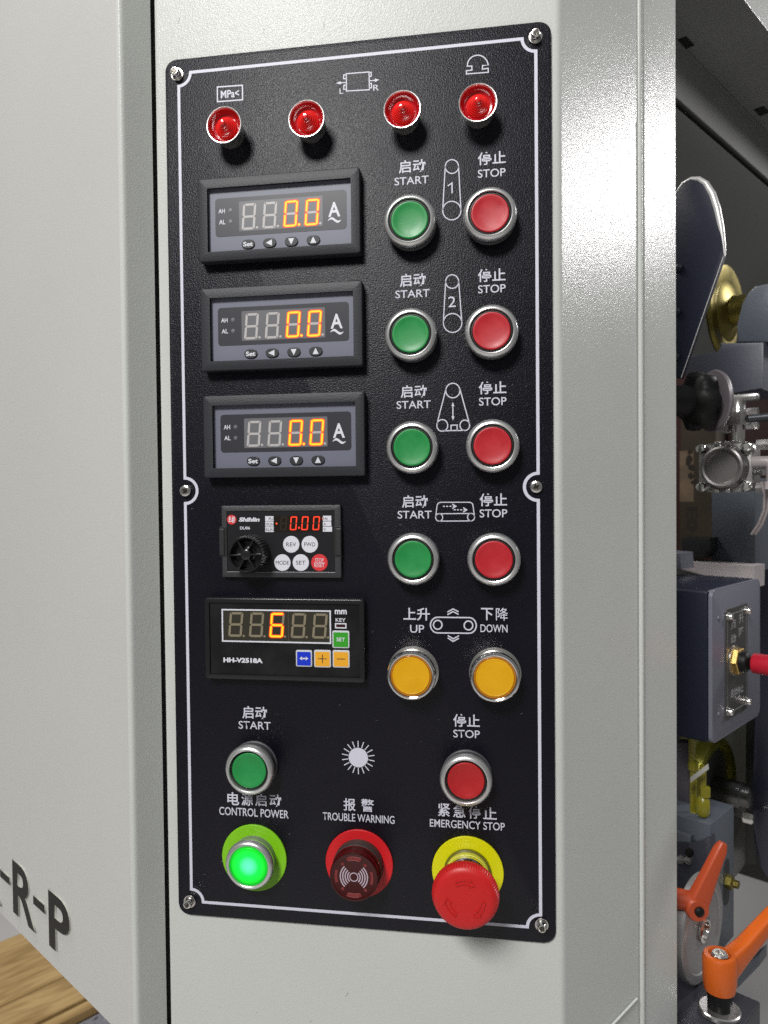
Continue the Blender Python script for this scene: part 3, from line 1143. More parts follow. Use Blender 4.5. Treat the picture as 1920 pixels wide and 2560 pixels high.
ammeter('topmost digital ammeter, just below the red indicator lamps', 'zm', [(45, 160), (1510, 60), (65, 930), (1520, 840)])
ammeter('middle digital ammeter, between the two other ammeters', 'c3', [(275, 117), (1397, 56), (290, 690), (1400, 640)])
ammeter('lowest digital ammeter, above the keypad with black dial', 'c3', [(298, 860), (1403, 821), (315, 1425), (1413, 1405)])

# ================================================================== THICKNESS COUNTER
H = 5.5
cx, cy = corners_mid('z3', [(82, 60), (1585, 70), (100, 822), (1580, 848)], H)
t = thing('thickness_counter', 'black digital counter showing 6 with blue, orange and green keys', 'digital counter', (cx - 48, cy - 24, 0))
ox, oy = cx - 48, cy - 24


def Lc(x, y, h=4.7):
    p = pc('z3', x, y, h)
    return p.x - ox, p.y - oy


obj('frame', frame_ring(rrect(48, 24, 96, 48, 1.6, 3), rrect(48, 24, 91.6, 43.4, .5, 3), .02, H, H - 1.2, .5), METERF2, t, smooth=40)
Z = H - .9
obj('face', prism(rrect(48, 24, 91.4, 43.2, .3, 2), Z - .8, Z), mat('gloss_face', (.010, .010, .011), .2, vary=(60, .3, .08)), t)
a, b_ = Lc(247, 166), Lc(1268, 486)
wx0, wx1, wy0, wy1 = a[0], b_[0], b_[1] + .2, a[1]
bmx = ribbon(bmesh.new(), [(wx0, wy0), (wx1, wy0), (wx1, wy1), (wx0, wy1)], .85, True, Z + .1)
obj('window_border', bmx, LABELW, t)
obj('window', prism([(wx0 + .4, wy0 + .4), (wx1 - .4, wy0 + .4), (wx1 - .4, wy1 - .4), (wx0 + .4, wy1 - .4)], Z - .1, Z + .05), WINDOW2, t)
obj('window_joint', box(Lc(870, 300)[0] - .05, Lc(870, 300)[0] + .08, wy0 + .6, wy1 - .6, Z, Z + .12), mat('joint_line', (.16, .13, .11), .4), t)
yb = Lc(400, 422)[1]
yt = Lc(400, 190)[1]
for k, xs in enumerate((303, 498, 690, 892, 1093)):
    xk = Lc(xs, 420)[0]
    digit(t, xk, yb - (.1 if k > 2 else 0), 8.3, yt - yb, 1.35, 1.35, '6' if k == 2 else '8', Z + .12, SEG_OFF2, SEG_ON, SEG_RIM, dot=(xk + 9.6, yb + .6), dotr=.7)


def tc_(body, x0_, x1_, y_, h_, bold=0.0, m=LABELW, par=None, z=None, **kw):
    A, B = Lc(x0_, y_), Lc(x1_, y_)
    hh = Lc(x0_, y_ - h_ / 2)[1] - Lc(x0_, y_ + h_ / 2)[1]
    return text(body, (A[0] + B[0]) / 2, (A[1] + B[1]) / 2, B[0] - A[0], hh, z or Z + .05, m, par or t, bold=bold, **kw)


tc_('mm', 1308, 1421, 189, 42, .03)
tc_('KEY', 1316, 1410, 264, 34, .015)
tc_('HH-V2518A', 258, 628, 644, 46, .05)
A, B = Lc(1315, 298), Lc(1413, 339)
obj('key_lamp_border', ribbon(bmesh.new(), [(A[0], B[1]), (B[0], B[1]), (B[0], A[1]), (A[0], A[1])], .7, True, Z + .06), LABELW, t)
obj('key_lamp', poly(bmesh.new(), [(A[0] + .3, B[1] + .3), (B[0] - .3, B[1] + .3), (B[0] - .3, A[1] - .3), (A[0] + .3, A[1] - .3)], Z + .05), mat('dark_red_lamp', (.035, .008, .008), .3), t)
for nm, x0_, x1_, y0_, y1_, m_ in (('SET', 1285, 1448, 362, 530, GREENK), ('<>', 942, 1097, 545, 705, BLUEK), ('+', 1113, 1275, 544, 712, ORANK), ('-', 1288, 1450, 546, 714, ORANK)):
    A, B = Lc(x0_, y0_), Lc(x1_, y1_)
    cx_, cy_, w_, h_ = (A[0] + B[0]) / 2, (A[1] + B[1]) / 2, B[0] - A[0], A[1] - B[1]
    kb = obj('key', prism(rrect(cx_, cy_, w_, h_, .9, 4), Z - .1, Z + .55, .25), mat('key_frame_white', (.52, .53, .56), .3), t, smooth=35)
    obj('key_face', prism(rrect(cx_, cy_ - .15, w_ - 1.5, h_ - 1.7, .3, 3), Z + .3, Z + .62), m_, kb)
    zz = Z + .68
    if nm == 'SET':
        text('SET', cx_, cy_, 5.0, 2.2, zz, LABELW, kb, bold=.015)
    elif nm == '<>':
        bmx = ribbon(bmesh.new(), [(cx_ - 1.2, cy_), (cx_ + 1.2, cy_)], .8, False, zz)
        poly(bmx, [(cx_ - 2.7, cy_), (cx_ - 1.1, cy_ + 1.15), (cx_ - 1.1, cy_ - 1.15)], zz)
        poly(bmx, [(cx_ + 2.7, cy_), (cx_ + 1.1, cy_ + 1.15), (cx_ + 1.1, cy_ - 1.15)], zz)
        obj('arrow', bmx, LABELW, kb)
    else:
        bmx = ribbon(bmesh.new(), [(cx_ - 2.5, cy_), (cx_ + 2.5, cy_)], .45, False, zz)
        if nm == '+':
            ribbon(bmx, [(cx_, cy_ - 2.5), (cx_, cy_ + 2.5)], .45, False, zz + .01)
        obj('key_mark', bmx, INKD, kb)

# ================================================================== DRIVE KEYPAD WITH DIAL
H = 3.2
P4 = [pc('z4', x, y, H) for x, y in ((67, 74), (1563, 58), (80, 975), (1576, 975))]
kx0, kx1 = (P4[0].x + P4[2].x) / 2, (P4[1].x + P4[3].x) / 2
ky0, ky1 = (P4[2].y + P4[3].y) / 2, (P4[0].y + P4[1].y) / 2
KW, KH = kx1 - kx0, ky1 - ky0
t = thing('drive_keypad', 'black motor drive keypad with red digits, ribbed dial and white round keys', 'keypad', (kx0, ky0, 0))


def Lk(x, y, h=3.0):
    p = pc('z4', x, y, h)
    return p.x - kx0, p.y - ky0


A, B = Lk(125, 132), Lk(1508, 915)
ix, iy, iw, ih = (A[0] + B[0]) / 2, (A[1] + B[1]) / 2, B[0] - A[0], A[1] - B[1]
obj('frame', frame_ring(rrect(KW / 2, KH / 2, KW, KH, .5, 2), rrect(ix, iy, iw, ih, .3, 2), .02, H, H - .7, .35), mat('keypad_frame', (.028, .028, .031), .5, bump=[(900, .22)]), t, smooth=40)
Z = H - .45
obj('face', prism(rrect(ix, iy, iw - .1, ih - .1, .2, 2), Z - .8, Z), mat('keypad_face', (.013, .013, .015), .27), t)
obj('bottom_lip', box(A[0] + .2, B[0] - .3, B[1] - .05, B[1] + .4, Z - .1, H + .25, .12), mat('lip_grey', (.15, .15, .16), .35), t)
for x_, sgn in ((Lk(95, 500)[0], 1), (Lk(1530, 500)[0], -1)):
    yy0, yy1 = (Lk(100, 700)[1], Lk(100, 345)[1])
    obj('clip_slot', box(x_ - 2.2, x_ + 2.2, yy0 - .6, yy1 + .4, H - .3, H + .12, .1), GAP, t)
    obj('clip', box(x_ - 1.7 - sgn * .7, x_ + 1.3 - sgn * .7, yy0 + .4, yy1 - .8, H - .6, H + .7, .3), BLACKP, t)


def tk(body, x0_, x1_, y_, h_, bold=0.0, m=LABELW, par=None, z=None, **kw):
    A_, B_ = Lk(x0_, y_), Lk(x1_, y_)
    hh = Lk(x0_, y_ - h_ / 2)[1] - Lk(x0_, y_ + h_ / 2)[1]
    return text(body, (A_[0] + B_[0]) / 2, (A_[1] + B_[1]) / 2, B_[0] - A_[0], hh, z or Z + .05, m, par or t, bold=bold, **kw)


lx, ly = Lk(195, 247)
lg = obj('logo_disc', disc(bmesh.new(), lx, ly, 2.85, Z + .04, 36), KEYRED, t)
bmx = bmesh.new()
for s_ in ([(-1.9, .9), (-.3, 1.1)], [(-1.1, 1.9), (-1.2, -1.3)], [(-2.0, -1.2), (-.2, -1.0)], [(.1, .7), (2.1, .9)], [(.7, 1.9), (.5, -1.9)],
           [(1.6, 1.9), (1.4, -1.9)], [(-.1, -.4), (2.1, -.2)], [(-1.9, -.1), (-.3, .1)], [(.0, -1.3), (.9, .4)]):
    ribbon(bmx, [(lx + p, ly + q) for p, q in s_], .42, False, Z + .07 + .002 * len(bmx.faces))
obj('logo_mark', bmx, LABELW, lg)
tk('Shihlin', 285, 548, 245, 54, .05, shear=.18)
tk('DU06', 300, 425, 352, 38, .02)
for body, x0_, x1_, y0_, y1_, tx0, tx1 in (('PU', 617, 723, 203, 265, 662, 718), ('MON', 617, 723, 271, 334, 625, 720), ('RUN', 617, 725, 340, 402, 627, 720),
                                          ('Hz', 1342, 1448, 198, 262, 1350, 1402), ('A', 1342, 1448, 269, 328, 1350, 1380), ('V', 1342, 1458, 335, 398, 1350, 1382)):
    A, B = Lk(x0_, y0_), Lk(x1_, y1_)
    tg = obj('unit_label', poly(bmesh.new(), [(A[0], B[1]), (B[0], B[1]), (B[0], A[1]), (A[0], A[1])], Z + .12), LABELW, t)
    tk(body, tx0, tx1, (y0_ + y1_) / 2 + 3, 36, .0, INKD, tg, Z + .16)
A, B = Lk(727, 200), Lk(1340, 402)
obj('display', poly(bmesh.new(), [(A[0], B[1]), (B[0], B[1]), (B[0], A[1]), (A[0], A[1])], Z + .03), mat('display_dark', (.012, .008, .005), .25), t)
yb, yt = Lk(930, 380)[1], Lk(930, 206)[1]
for k, (xs, ch) in enumerate(((800, '8'), (925, '0'), (1068, '0'), (1210, '0'))):
    xk = Lk(xs, 380)[0]
    wdg = 4.0
    digit(t, xk, yb, wdg, yt - yb, .72, .75, ch, Z + .06, SEG_GHOST, SEG_RED, None, dot=(Lk(1042, 348)[0], yb + 1.4) if k == 1 else None, dot_on=True, dotr=.6)
for (xx, yy) in ((760, 296), (1338, 236)):
    p = Lk(xx, yy)
    obj('indicator_dot', disc(bmesh.new(), p[0], p[1], .55 if xx < 800 else .3, Z + .14, 20), mat('red_led', (.2, .01, .0), .4, emit=(1, .10, .03), estr=1.1), t)
for body, xx, yy in (('REV', 945, 558), ('FWD', 1178, 558), ('MODE', 834, 788), ('SET', 1065, 788), ('STOP', 1299, 788)):
    p = Lk(xx, yy)
    stop = body == 'STOP'
    kb = obj('key', lathe([(4.92, Z - .1), (4.92, Z + .12), (4.75, Z + .25), (0, Z + .27)], 40, c=(p[0], p[1], 0)), KEYRED if stop else LABELW, t, smooth=30,
             label='red stop and reset key' if stop else None)
    zz = Z + .31
    if stop:
        text('STOP', p[0], p[1] + 1.45, 5.1, 2.3, zz, LABELW, kb, bold=.0)
        text('RESET', p[0], p[1] - 1.5, 6.0, 2.2, zz, LABELW, kb, bold=.0)
        obj('key_line', ribbon(bmesh.new(), [(p[0] - 3.2, p[1] - .05), (p[0] + 3.2, p[1] - .05)], .22, False, zz), LABELW, kb)
    else:
        text(body, p[0], p[1], {'REV': 6.0, 'FWD': 6.6, 'MODE': 7.9, 'SET': 5.7}[body], 2.3, zz, INKD, kb, bold=.0)
# dial
pk = pc('z4', 367, 690, 14.5)
dl = bpy.data.objects.new('dial', None)
COL.objects.link(dl)
dl.parent = t
dl.location = ((pk.x - kx0) * MM, (pk.y - ky0) * MM, 0)
DIALM = mat('dial_black', (.012, .012, .013), .2, coat=.3)
seg = 160
bmx = lathe([(11.3, Z), (11.3, 5.5), (10.9, 12.5), (10.6, 14.0), (10.2, 14.6), (9.7, 14.6), (9.2, 14.0), (8.9, 10.5), (7.5, 9.2), (4.5, 9.0), (3.3, 9.6), (3.1, 13.0), (2.9, 13.7), (2.2, 14.0), (0, 14.1)], seg)
for v_ in bmx.verts:
    r_ = math.hypot(v_.co.x, v_.co.y)
    if r_ > 10.55 and v_.co.z > 4 and v_.co.z < 14.2:
        if (round(math.atan2(v_.co.y, v_.co.x) / (2 * PI / seg)) // 2) % 2:
            v_.co.x *= 1 - .35 / r_
            v_.co.y *= 1 - .35 / r_
obj('wheel', bmx, DIALM, dl, smooth=30)
for k in range(6):
    a = math.radians(2 + 60 * k)
    bms = box(2.6, 10.2, -.42, .42, 9.5, 13.6, .2)
    bmesh.ops.rotate(bms, cent=(0, 0, 0), matrix=Matrix.Rotation(a, 3, 'Z'), verts=bms.verts)
    obj('spoke', bms, DIALM, dl, smooth=30)

# ================================================================== INSIDE THE MACHINE, RIGHT OF THE CABINET


def outl(pts, a=None, b=None):
    """outline in photo pixels on a plane of the machine -> origin, local 2D points"""
    P = [on_a(u, v, a) if a is not None else on_b(u, v, b) for u, v in pts]
    o = P[0]
    ax = ND if a is not None else RD
    return o, [((p - o).dot(ax), p.y - o.y) for p in P]


FACE_A, FACE_B = -35, 55                          # facing the camera's left / right


def slab(name, label, cat, pts, a, depth, m, bev=1.0, group=None, part='body'):
    o, q = outl(pts, a=a)
    t_ = thing(name, label, cat, o, FACE_A, group)
    obj(part, prism(q, -depth, 0, bev), m, t_, smooth=35)
    return t_, q, o


# overhead hood: outer sheet, underside with square holes, inner apron
yh = on_b(1890, 38, 2).y
hood = thing('overhead_hood', 'dark grey sheet metal hood overhead with small square holes', 'machine hood', mach(150, 0, 0), FACE_B)
bF = ND.dot(on_y(1800, 214, yh) - C0)
pe = on_b(1800, 340, bF)


def mloc(a_, y_, b__):
    return (a_ - 150, y_, b__)


obj('outer_sheet', box(0, 1500, yh, yh + 400, -3, 2, 1), PAINT, hood)
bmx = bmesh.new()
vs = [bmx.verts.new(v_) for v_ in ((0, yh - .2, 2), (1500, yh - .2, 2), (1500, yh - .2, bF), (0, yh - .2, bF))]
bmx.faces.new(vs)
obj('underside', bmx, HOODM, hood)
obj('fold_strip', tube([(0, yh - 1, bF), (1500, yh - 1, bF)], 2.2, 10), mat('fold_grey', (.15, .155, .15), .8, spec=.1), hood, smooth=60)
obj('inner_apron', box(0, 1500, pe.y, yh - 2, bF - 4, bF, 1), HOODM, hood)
obj('apron_lip', tube([(0, pe.y, bF - 4), (1500, pe.y, bF - 4)], 3.0, 8), mat('lip_dark', (.02, .02, .02), .9, spec=.05), hood, smooth=60)
for u, v in ((1712, 106), (1905, 276)):
    q = on_y(u, v, yh)
    a_, b__ = RD.dot(q - C0) - 150, ND.dot(q - C0)
    obj('square_hole', box(a_ - 9, a_ + 9, yh - 1.2, yh - .5, b__ - 5, b__ + 5), GAP, hood)

# enclosing dark walls
def wallbox(name, a0, a1, y0_, y1_, b0, b1, m, kind='structure'):
    o = obj(name, box(a0, a1, y0_, y1_, b0, b1), m)
    o.matrix_world = Matrix.Translation(w(C0)) @ (P2W @ Matrix.Rotation(math.radians(55), 3, 'Y')).to_4x4()
    o['kind'] = kind
    return o


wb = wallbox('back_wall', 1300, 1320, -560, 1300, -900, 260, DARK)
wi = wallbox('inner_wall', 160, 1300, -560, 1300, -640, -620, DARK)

# cardboard and maroon panel far behind
t, q, o = slab('maroon_panel', 'dark red panel standing deep inside the machine', 'panel', [(1660, 905), (1960, 905), (1960, 1420), (1660, 1420)], 900, 12, MAROON)
t, q, o = slab('cardboard_box', 'brown cardboard box with dark print behind the air fittings', 'cardboard box', [(1702, 1030), (1790, 1020), (1790, 1375), (1697, 1375)], 820, 40, CARD, 2)
bmx = bmesh.new()
for (u, v, r_) in ((1722, 1150, 9), (1730, 1170, 7), (1727, 1190, 6), (1735, 1205, 5), (1725, 1130, 5)):
    p = on_a(u, v, 820)
    xx, yy = (p - o).dot(ND), p.y - o.y
    pts = [(xx + r_ * random.uniform(.5, 1.1) * math.cos(k * .785), yy + r_ * random.uniform(.5, 1.2) * math.sin(k * .785)) for k in range(8)]
    poly(bmx, pts, .3 + .1 * len(bmx.faces))
obj('printed_mark', bmx, mat('box_print', (.018, .012, .008), .8), t)
p = on_a(1730, 1308, 820)
text('E01', (p - o).dot(ND), p.y - o.y, 52, 18, .6, mat('box_print', (.02, .02, .02)), t, rot=-PI / 2, bold=.03)
p = on_a(1712, 1175, 820)
obj('paper_label', box((p - o).dot(ND) - 8, (p - o).dot(ND) + 14, p.y - o.y - 50, p.y - o.y + 30, 0, .25), mat('kraft_label', (.13, .09, .055), .8, vary=(30, .3)), t)

# navy guard plate
t, q, o = slab('guard_plate', 'navy round-topped guard plate with a bright edge beside the cabinet', 'guard plate',
               [(1640, 600), (1672, 520), (1688, 484), (1706, 458), (1726, 447), (1745, 447), (1762, 458), (1778, 484), (1790, 520), (1800, 568), (1806, 610), (1809, 640), (1703, 945), (1640, 945)],
               236, 5, NAVY, .3)
obj('bright_edge', tube([(x, y, -2) for x, y in q[1:12]], [1.0, 1.6, 2.0, 2.2, 2.4, 2.6, 2.8, 2.8, 2.4, 1.8, 1.0], 8), mat('bare_edge', (.55, .54, .53), .35, metal=.4), t, smooth=60)
obj('thin_edge', tube([(x, y, 0) for x, y in q[11:13]], .35, 6), mat('bare_edge', (.5, .5, .5)), t)
for u, v in ((1697, 670), (1693, 780), (1691, 893)):
    p = on_a(u, v, 236)
    obj('rivet', lathe([(3.6, 0), (3.2, 1.4), (2, 2.2), (0, 2.5)], 20, c=((p - o).dot(ND), p.y - o.y, 0)), NAVY, t, smooth=40)

# brass pulley
p = on_b(1828, 778, -112)
t = thing('brass_pulley', 'brass coloured double flanged pulley behind the navy guard plate', 'pulley', p, FACE_B)
obj('wheel', lathe([(0, -12), (46, -12), (54, -10), (57, -7), (55, -3), (50, -2), (36, -4), (30, 0), (18, 3), (17, 22), (22, 24), (24, 30), (22, 36), (0, 36)], 48), BRASS, t, smooth=35)
# motor housing and block
t, q, o = slab('bearing_housing', 'navy rounded bearing housing on a block above the air fittings', 'bearing housing',
               [(1838, 856), (1843, 815), (1856, 760), (1868, 730), (1885, 715), (1925, 706), (1960, 706), (1960, 856)], 400, 60, NAVY_G, 3)
q2 = [((on_a(u, v, 396) - o).dot(ND), (on_a(u, v, 396) - o).y) for u, v in ((1715, 892), (1802, 884), (1802, 858), (1911, 856), (1911, 975), (1802, 988), (1715, 988))]
obj('mounting_block', prism(q2, -70, 6, 2), mat('block_paint', (.055, .058, .078), .42, bump=[(220, .1)]), t, smooth=35)

# black hand knob
p = on_a(1783, 1003, 262)
t = thing('hand_knob', 'black star hand knob on a greyish round dial beside the cabinet', 'knob', p, -72)
obj('dial', lathe([(0, -5), (20, -4.5), (24.5, -2), (25.5, 0), (24.5, 1.5), (0, 2)], 48), PINKG, t, smooth=40)
seg = 84
bmx = lathe([(0, 2), (10, 2), (11, 5), (20, 6), (22.5, 9), (23, 15), (22, 19), (19, 21), (12.5, 22), (12.3, 45), (11, 47), (0, 47)], seg)
for v_ in bmx.verts:
    r_ = math.hypot(v_.co.x, v_.co.y)
    if r_ > 15:
        f_ = 1 + .085 * math.cos(7 * math.atan2(v_.co.y, v_.co.x) + .6)
        v_.co.x *= f_
        v_.co.y *= f_
obj('grip', bmx, RUBBER, t, smooth=40)

# air fittings
t = thing('pipe_fitting', 'shiny metal pipe coupling above the round pressure regulator', 'pipe fitting', on_a(1845, 1040, 300), FACE_A)
obj('upper_body', box(-10, 16, 12, 18, -6, 4, 2), ALU, t, smooth=40)
obj('coupling', lathe([(0, -22), (5, -22), (5.5, -18), (5.5, -8), (7, -6), (7, 4), (6, 6), (6, 14), (0, 14)], 24, axis='y'), CHROME_R, t, smooth=30)
obj('hex_nut', lathe([(0, 0), (9, 0), (9, 11), (0, 11)], 6, axis='y', c=(0, -8, 0)), CHROME_R, t)
for yy in (3, -9):
    obj('bolt', lathe([(0, 0), (3.4, 0), (3.4, 9), (0, 9)], 6, axis='x', c=(7, yy, 0)), STEEL, t)
for yy in (2, -10):
    obj('lug', lathe([(0, -5), (4.2, -5), (4.2, 5), (0, 5)], 16, axis='z', c=(-10, yy, 2)), ALU, t, smooth=40)
obj('side_pipe', tube([(9, -3, 0), (60, -1, -8)], 3.6, 12), mat('dark_pipe', (.05, .055, .06), .35, metal=.6), t, smooth=40)

t = thing('pressure_regulator', 'round cast metal pressure regulator with corner bolts', 'pressure regulator', on_a(1806, 1168, 290), FACE_A)
obj('flange', prism(rrect(0, 0, 44, 42, 8, 5), -26, -6, 2), ALU, t, smooth=35)
obj('dome', lathe([(20, -8), (19.5, -2), (17.5, 2.5), (16, 3.2), (14.2, 2.6), (13.4, .6), (12.6, -.2), (0, -.4)], 56), mat('dome_alu', (.19, .18, .175), .42, metal=.8), t, smooth=35)
for sx_, sy_ in ((-1, 1), (1, 1), (-1, -1), (1, -1)):
    obj('bolt', lathe([(4.2, -6), (4.2, 0), (3.4, 1.6), (0, 2.2)], 20, c=(sx_ * 18.5, sy_ * 16.5, 0)), CHROME, t, smooth=40)
for sx_ in (-1, 1):
    for k in range(2):
        obj('clamp_tooth', box(-4 + 9 * k - 3, -4 + 9 * k + 1, sx_ * 20 - 2, sx_ * 20 + 2, -6, 0, .8), ALU, t)
for yy in (18, -18):
    obj('side_bolt', lathe([(0, 0), (5, 0), (5, 12), (0, 12)], 6, axis='x', c=(24, yy, -12)), STEEL, t)
obj('outlet', lathe([(0, 0), (7, 0), (8, 8), (6, 10), (6, 30), (0, 30)], 20, axis='x', c=(22, 0, -12)), ALU, t, smooth=35)
for k, (dx, x_) in enumerate(((0, 0), (9, 3))):
    pts = [on_a(1903 + dx, 1205, 290), on_a(1912 + dx, 1235, 292), on_a(1910 + dx, 1275, 296), on_a(1897 + dx, 1310, 300), on_a(1880 + dx, 1335, 306)]
    th_ = thing('air_hose', ('inner' if k == 0 else 'outer') + ' thin white air hose curving below the pressure regulator', 'hose', pts[0], 0, 'white air hoses')
    obj('hose_tube', tube([p - pts[0] for p in pts], 1.3, 10), HOSE, th_, smooth=60)
t = thing('elbow_fitting', 'pale elbow fitting at the right of the pressure regulator', 'pipe fitting', on_a(1908, 1180, 285), FACE_A)
obj('elbow_body', tube([(-8, 8, 0), (4, 8, 0), (7, 4, 0), (7, -12, 0)], 5, 14), HOSE, t, smooth=50)
obj('elbow_collar', lathe([(0, -6), (6, -6), (6, 0), (0, 0)], 18, axis='y', c=(7, -8, 0)), SHELF, t, smooth=40)

# column, shelf
slab('support_column', 'blue grey steel column below the pressure regulator', 'column', [(1777, 1225), (1888, 1195), (1888, 1430), (1780, 1430)], 420, 60, NAVY_G, 2)
t, q, o = slab('white_shelf', 'pale metal shelf above the navy switch box', 'shelf', [(1702, 1402), (1886, 1415), (1885, 1470), (1860, 1466), (1702, 1424)], 395, 30, SHELF, 1)
slab('valve_block', 'small black valve block standing on the pale shelf', 'valve', [(1703, 1345), (1775, 1345), (1775, 1375), (1760, 1395), (1703, 1392)], 400, 30, BLACKP, 1.5)
slab('rail_end', 'blue grey rail end beside the pale shelf', 'rail', [(1660, 1380), (1700, 1384), (1703, 1424), (1660, 1424)], 330, 30, NAVY_L, 1)
t, q, o = slab('belt_guard', 'tall navy guard with a rounded lower corner at the right edge', 'guard', [(1893, 1385), (1960, 1385), (1960, 2230), (1925, 2210), (1900, 2170), (1884, 2110), (1880, 2040)], 560, 80, mat('navy_deep', (.022, .022, .038), .35), 4)
slab('dark_frame', 'black machine frame behind the navy switch box', 'machine frame', [(1868, 1330), (1900, 1330), (1890, 2160), (1862, 2160)], 600, 40, GAP, 1)

# ---- switch box
A0 = 300
pbx = on_b(1773, 1478, 0)
abox = 300
cpt = on_a(1773, 1668, 245)
bb = ND.dot(cpt - C0)
ytop, ybot = on_b(1773, 1476, bb).y, on_b(1773, 1860, bb).y
t = thing('switch_box', 'navy switch box with a lighter face plate and red toggle handle', 'switch box', on_b(1773, 1668, bb), FACE_B)
y0_, y1_ = ybot - cpt.y, ytop - cpt.y
aw = RD.dot(on_b(1893, 1700, bb) - C0) - RD.dot(cpt - C0)
obj('housing', box(0, aw, y0_, y1_, -70, -.5, 3, 3), NAVY, t, smooth=35)
fp = rrect(aw / 2, (y0_ + y1_) / 2, aw, y1_ - y0_, 6, 5)
obj('face_plate', prism(fp, -.6, 2.4, .6), NAVY_L, t, smooth=35)


def sb(u, v, h=2.4):
    p_ = on_b(u, v, bb + h)
    return (p_ - cpt).dot(RD), p_.y - cpt.y


A, B = sb(1806, 1540), sb(1870, 1770)
sx0, sx1 = sb(1812, 1650)[0], sb(1866, 1650)[0]
sy1, sy0 = sb(1812, 1524)[1], sb(1815, 1800)[1]
obj('name_plate', prism(rrect((sx0 + sx1) / 2, (sy0 + sy1) / 2, sx1 - sx0, sy1 - sy0, 2, 3), 2.4, 3.4, .3), ETCH, t, smooth=35)
obj('plate_line', ribbon(bmesh.new(), rrect((sx0 + sx1) / 2, (sy0 + sy1) / 2, sx1 - sx0 - 7, sy1 - sy0 - 10, 2, 3), .6, True, 3.45), mat('line_grey', (.26, .26, .26)), t)
for x_ in (sx0 + 4, sx1 - 4):
    for y_ in (sy0 + 7, sy1 - 6):
        obj('screw', lathe([(3.6, 3.4), (3.6, 4.2), (2.9, 4.4), (2.8, 7), (2.2, 7.8), (0, 8)], 18, c=(x_, y_, 0)), CHROME_R, t, smooth=35)
LG = mat('plate_lettering', (.30, .30, .31), .5)
mid = (sx0 + sx1) / 2
wq = (sx1 - sx0)
for body, fx, v in (('点', -.17, 1560), ('升', .20, 1552), ('动', -.17, 1597), ('降', .20, 1586)):
    text(body, mid + fx * wq, sb(1830, v)[1], wq * .24, 8, 3.46, LG, t, bold=.01)
text('启动停止', mid, sb(1840, 1726)[1], wq * .6, 7.5, 3.46, LG, t, bold=.01)
cyn = sb(1835, 1650)[1]
cxn = sb(1833, 1650)[0]
obj('washer', lathe([(0, 3.4), (13, 3.4), (13, 4.2), (0, 4.2)], 32, c=(cxn, cyn, 0)), STEEL, t, smooth=35)
obj('hex_nut', lathe([(0, 4.2), (11.6, 4.2), (12, 5), (12, 8.5), (11, 9.2), (0, 9.2)], 6, c=(cxn, cyn, 0)), BRASS2, t)
obj('rubber_boot', lathe([(8.8, 9), (8.8, 11), (8, 14), (5.6, 16), (3, 16.6)], 24, c=(cxn, cyn, 0)), RUBBER, t, smooth=35)
obj('toggle_rod', tube([(cxn, cyn, 14), (cxn, cyn, 22)], 2.6, 12), CHROME, t, smooth=50)
obj('red_sleeve', tube([(cxn, cyn, 18), (cxn, cyn, 19), (cxn + 1, cyn - .5, 50), (cxn + 2, cyn - 1.5, 110)], [7.2, 8.4, 8.8, 8.8], 24), mat('red_vinyl', (.48, .012, .03), .4), t, smooth=50)
for v in (1545, 1785):
    p_ = sb(1796, v)
    obj('small_screw', lathe([(2, 2.3), (1.8, 3.2), (0, 3.5)], 14, c=(p_[0], p_[1], 0)), NAVY_L, t, smooth=40)

# ---- lower clamp area
slab('side_bracket', 'purple grey bracket below the navy switch box', 'bracket', [(1660, 1850), (1722, 1858), (1728, 2080), (1735, 2110), (1660, 2120)], 300, 12, mat('purple_grey', (.072, .066, .080), .45), 1)
p = on_a(1733, 1930, 285)
t = thing('yellow_valve', 'thin yellow pneumatic valve stem rising behind the bracket', 'valve', p, FACE_A, 'yellow pneumatic fittings')
obj('stem', tube([(-1, 38, 0), (-1, 6, 0)], 2.9, 16), YFIT, t, smooth=50)
obj('cap_ring', lathe([(0, 0), (4.4, 0), (4.6, 3), (4.4, 7), (3, 8), (0, 8)], 20, axis='y', c=(0, 2, 0)), YFIT, t, smooth=35)
obj('lower_stem', tube([(0, 2, 0), (0, -36, 0)], 2.9, 16), YFIT, t, smooth=50)
obj('foot_nut', lathe([(0, 0), (4.6, 0), (4.6, 6), (3.4, 8), (0, 8)], 6, axis='y', c=(1, -42, 0)), YFIT, t)
p = on_a(1760, 1990, 280)
t = thing('yellow_valve', 'thick yellow pneumatic fitting with hexagonal nut on the grey block', 'valve', p, FACE_A, 'yellow pneumatic fittings')
obj('body', tube([(-1, 26, 0), (-1, 6, 0)], 2.8, 18), YFIT, t, smooth=50)
obj('hex_nut', lathe([(0, 0), (4.4, 0), (4.4, 8), (0, 8)], 6, axis='y', c=(1, 0, 0)), YFIT, t)
obj('base', lathe([(0, -8), (4.4, -8), (5.8, -5), (5.8, 4), (4.6, 7), (3, 9), (0, 9)], 24, axis='y', c=(-1, -9, 0)), YFIT, t, smooth=35)
slab('white_lever', 'small white lever arm crossing the yellow fittings', 'lever', [(1724, 1944), (1766, 1912), (1768, 1926), (1726, 1958)], 262, 4, mat('lever_white', (.40, .40, .36), .4), .5)
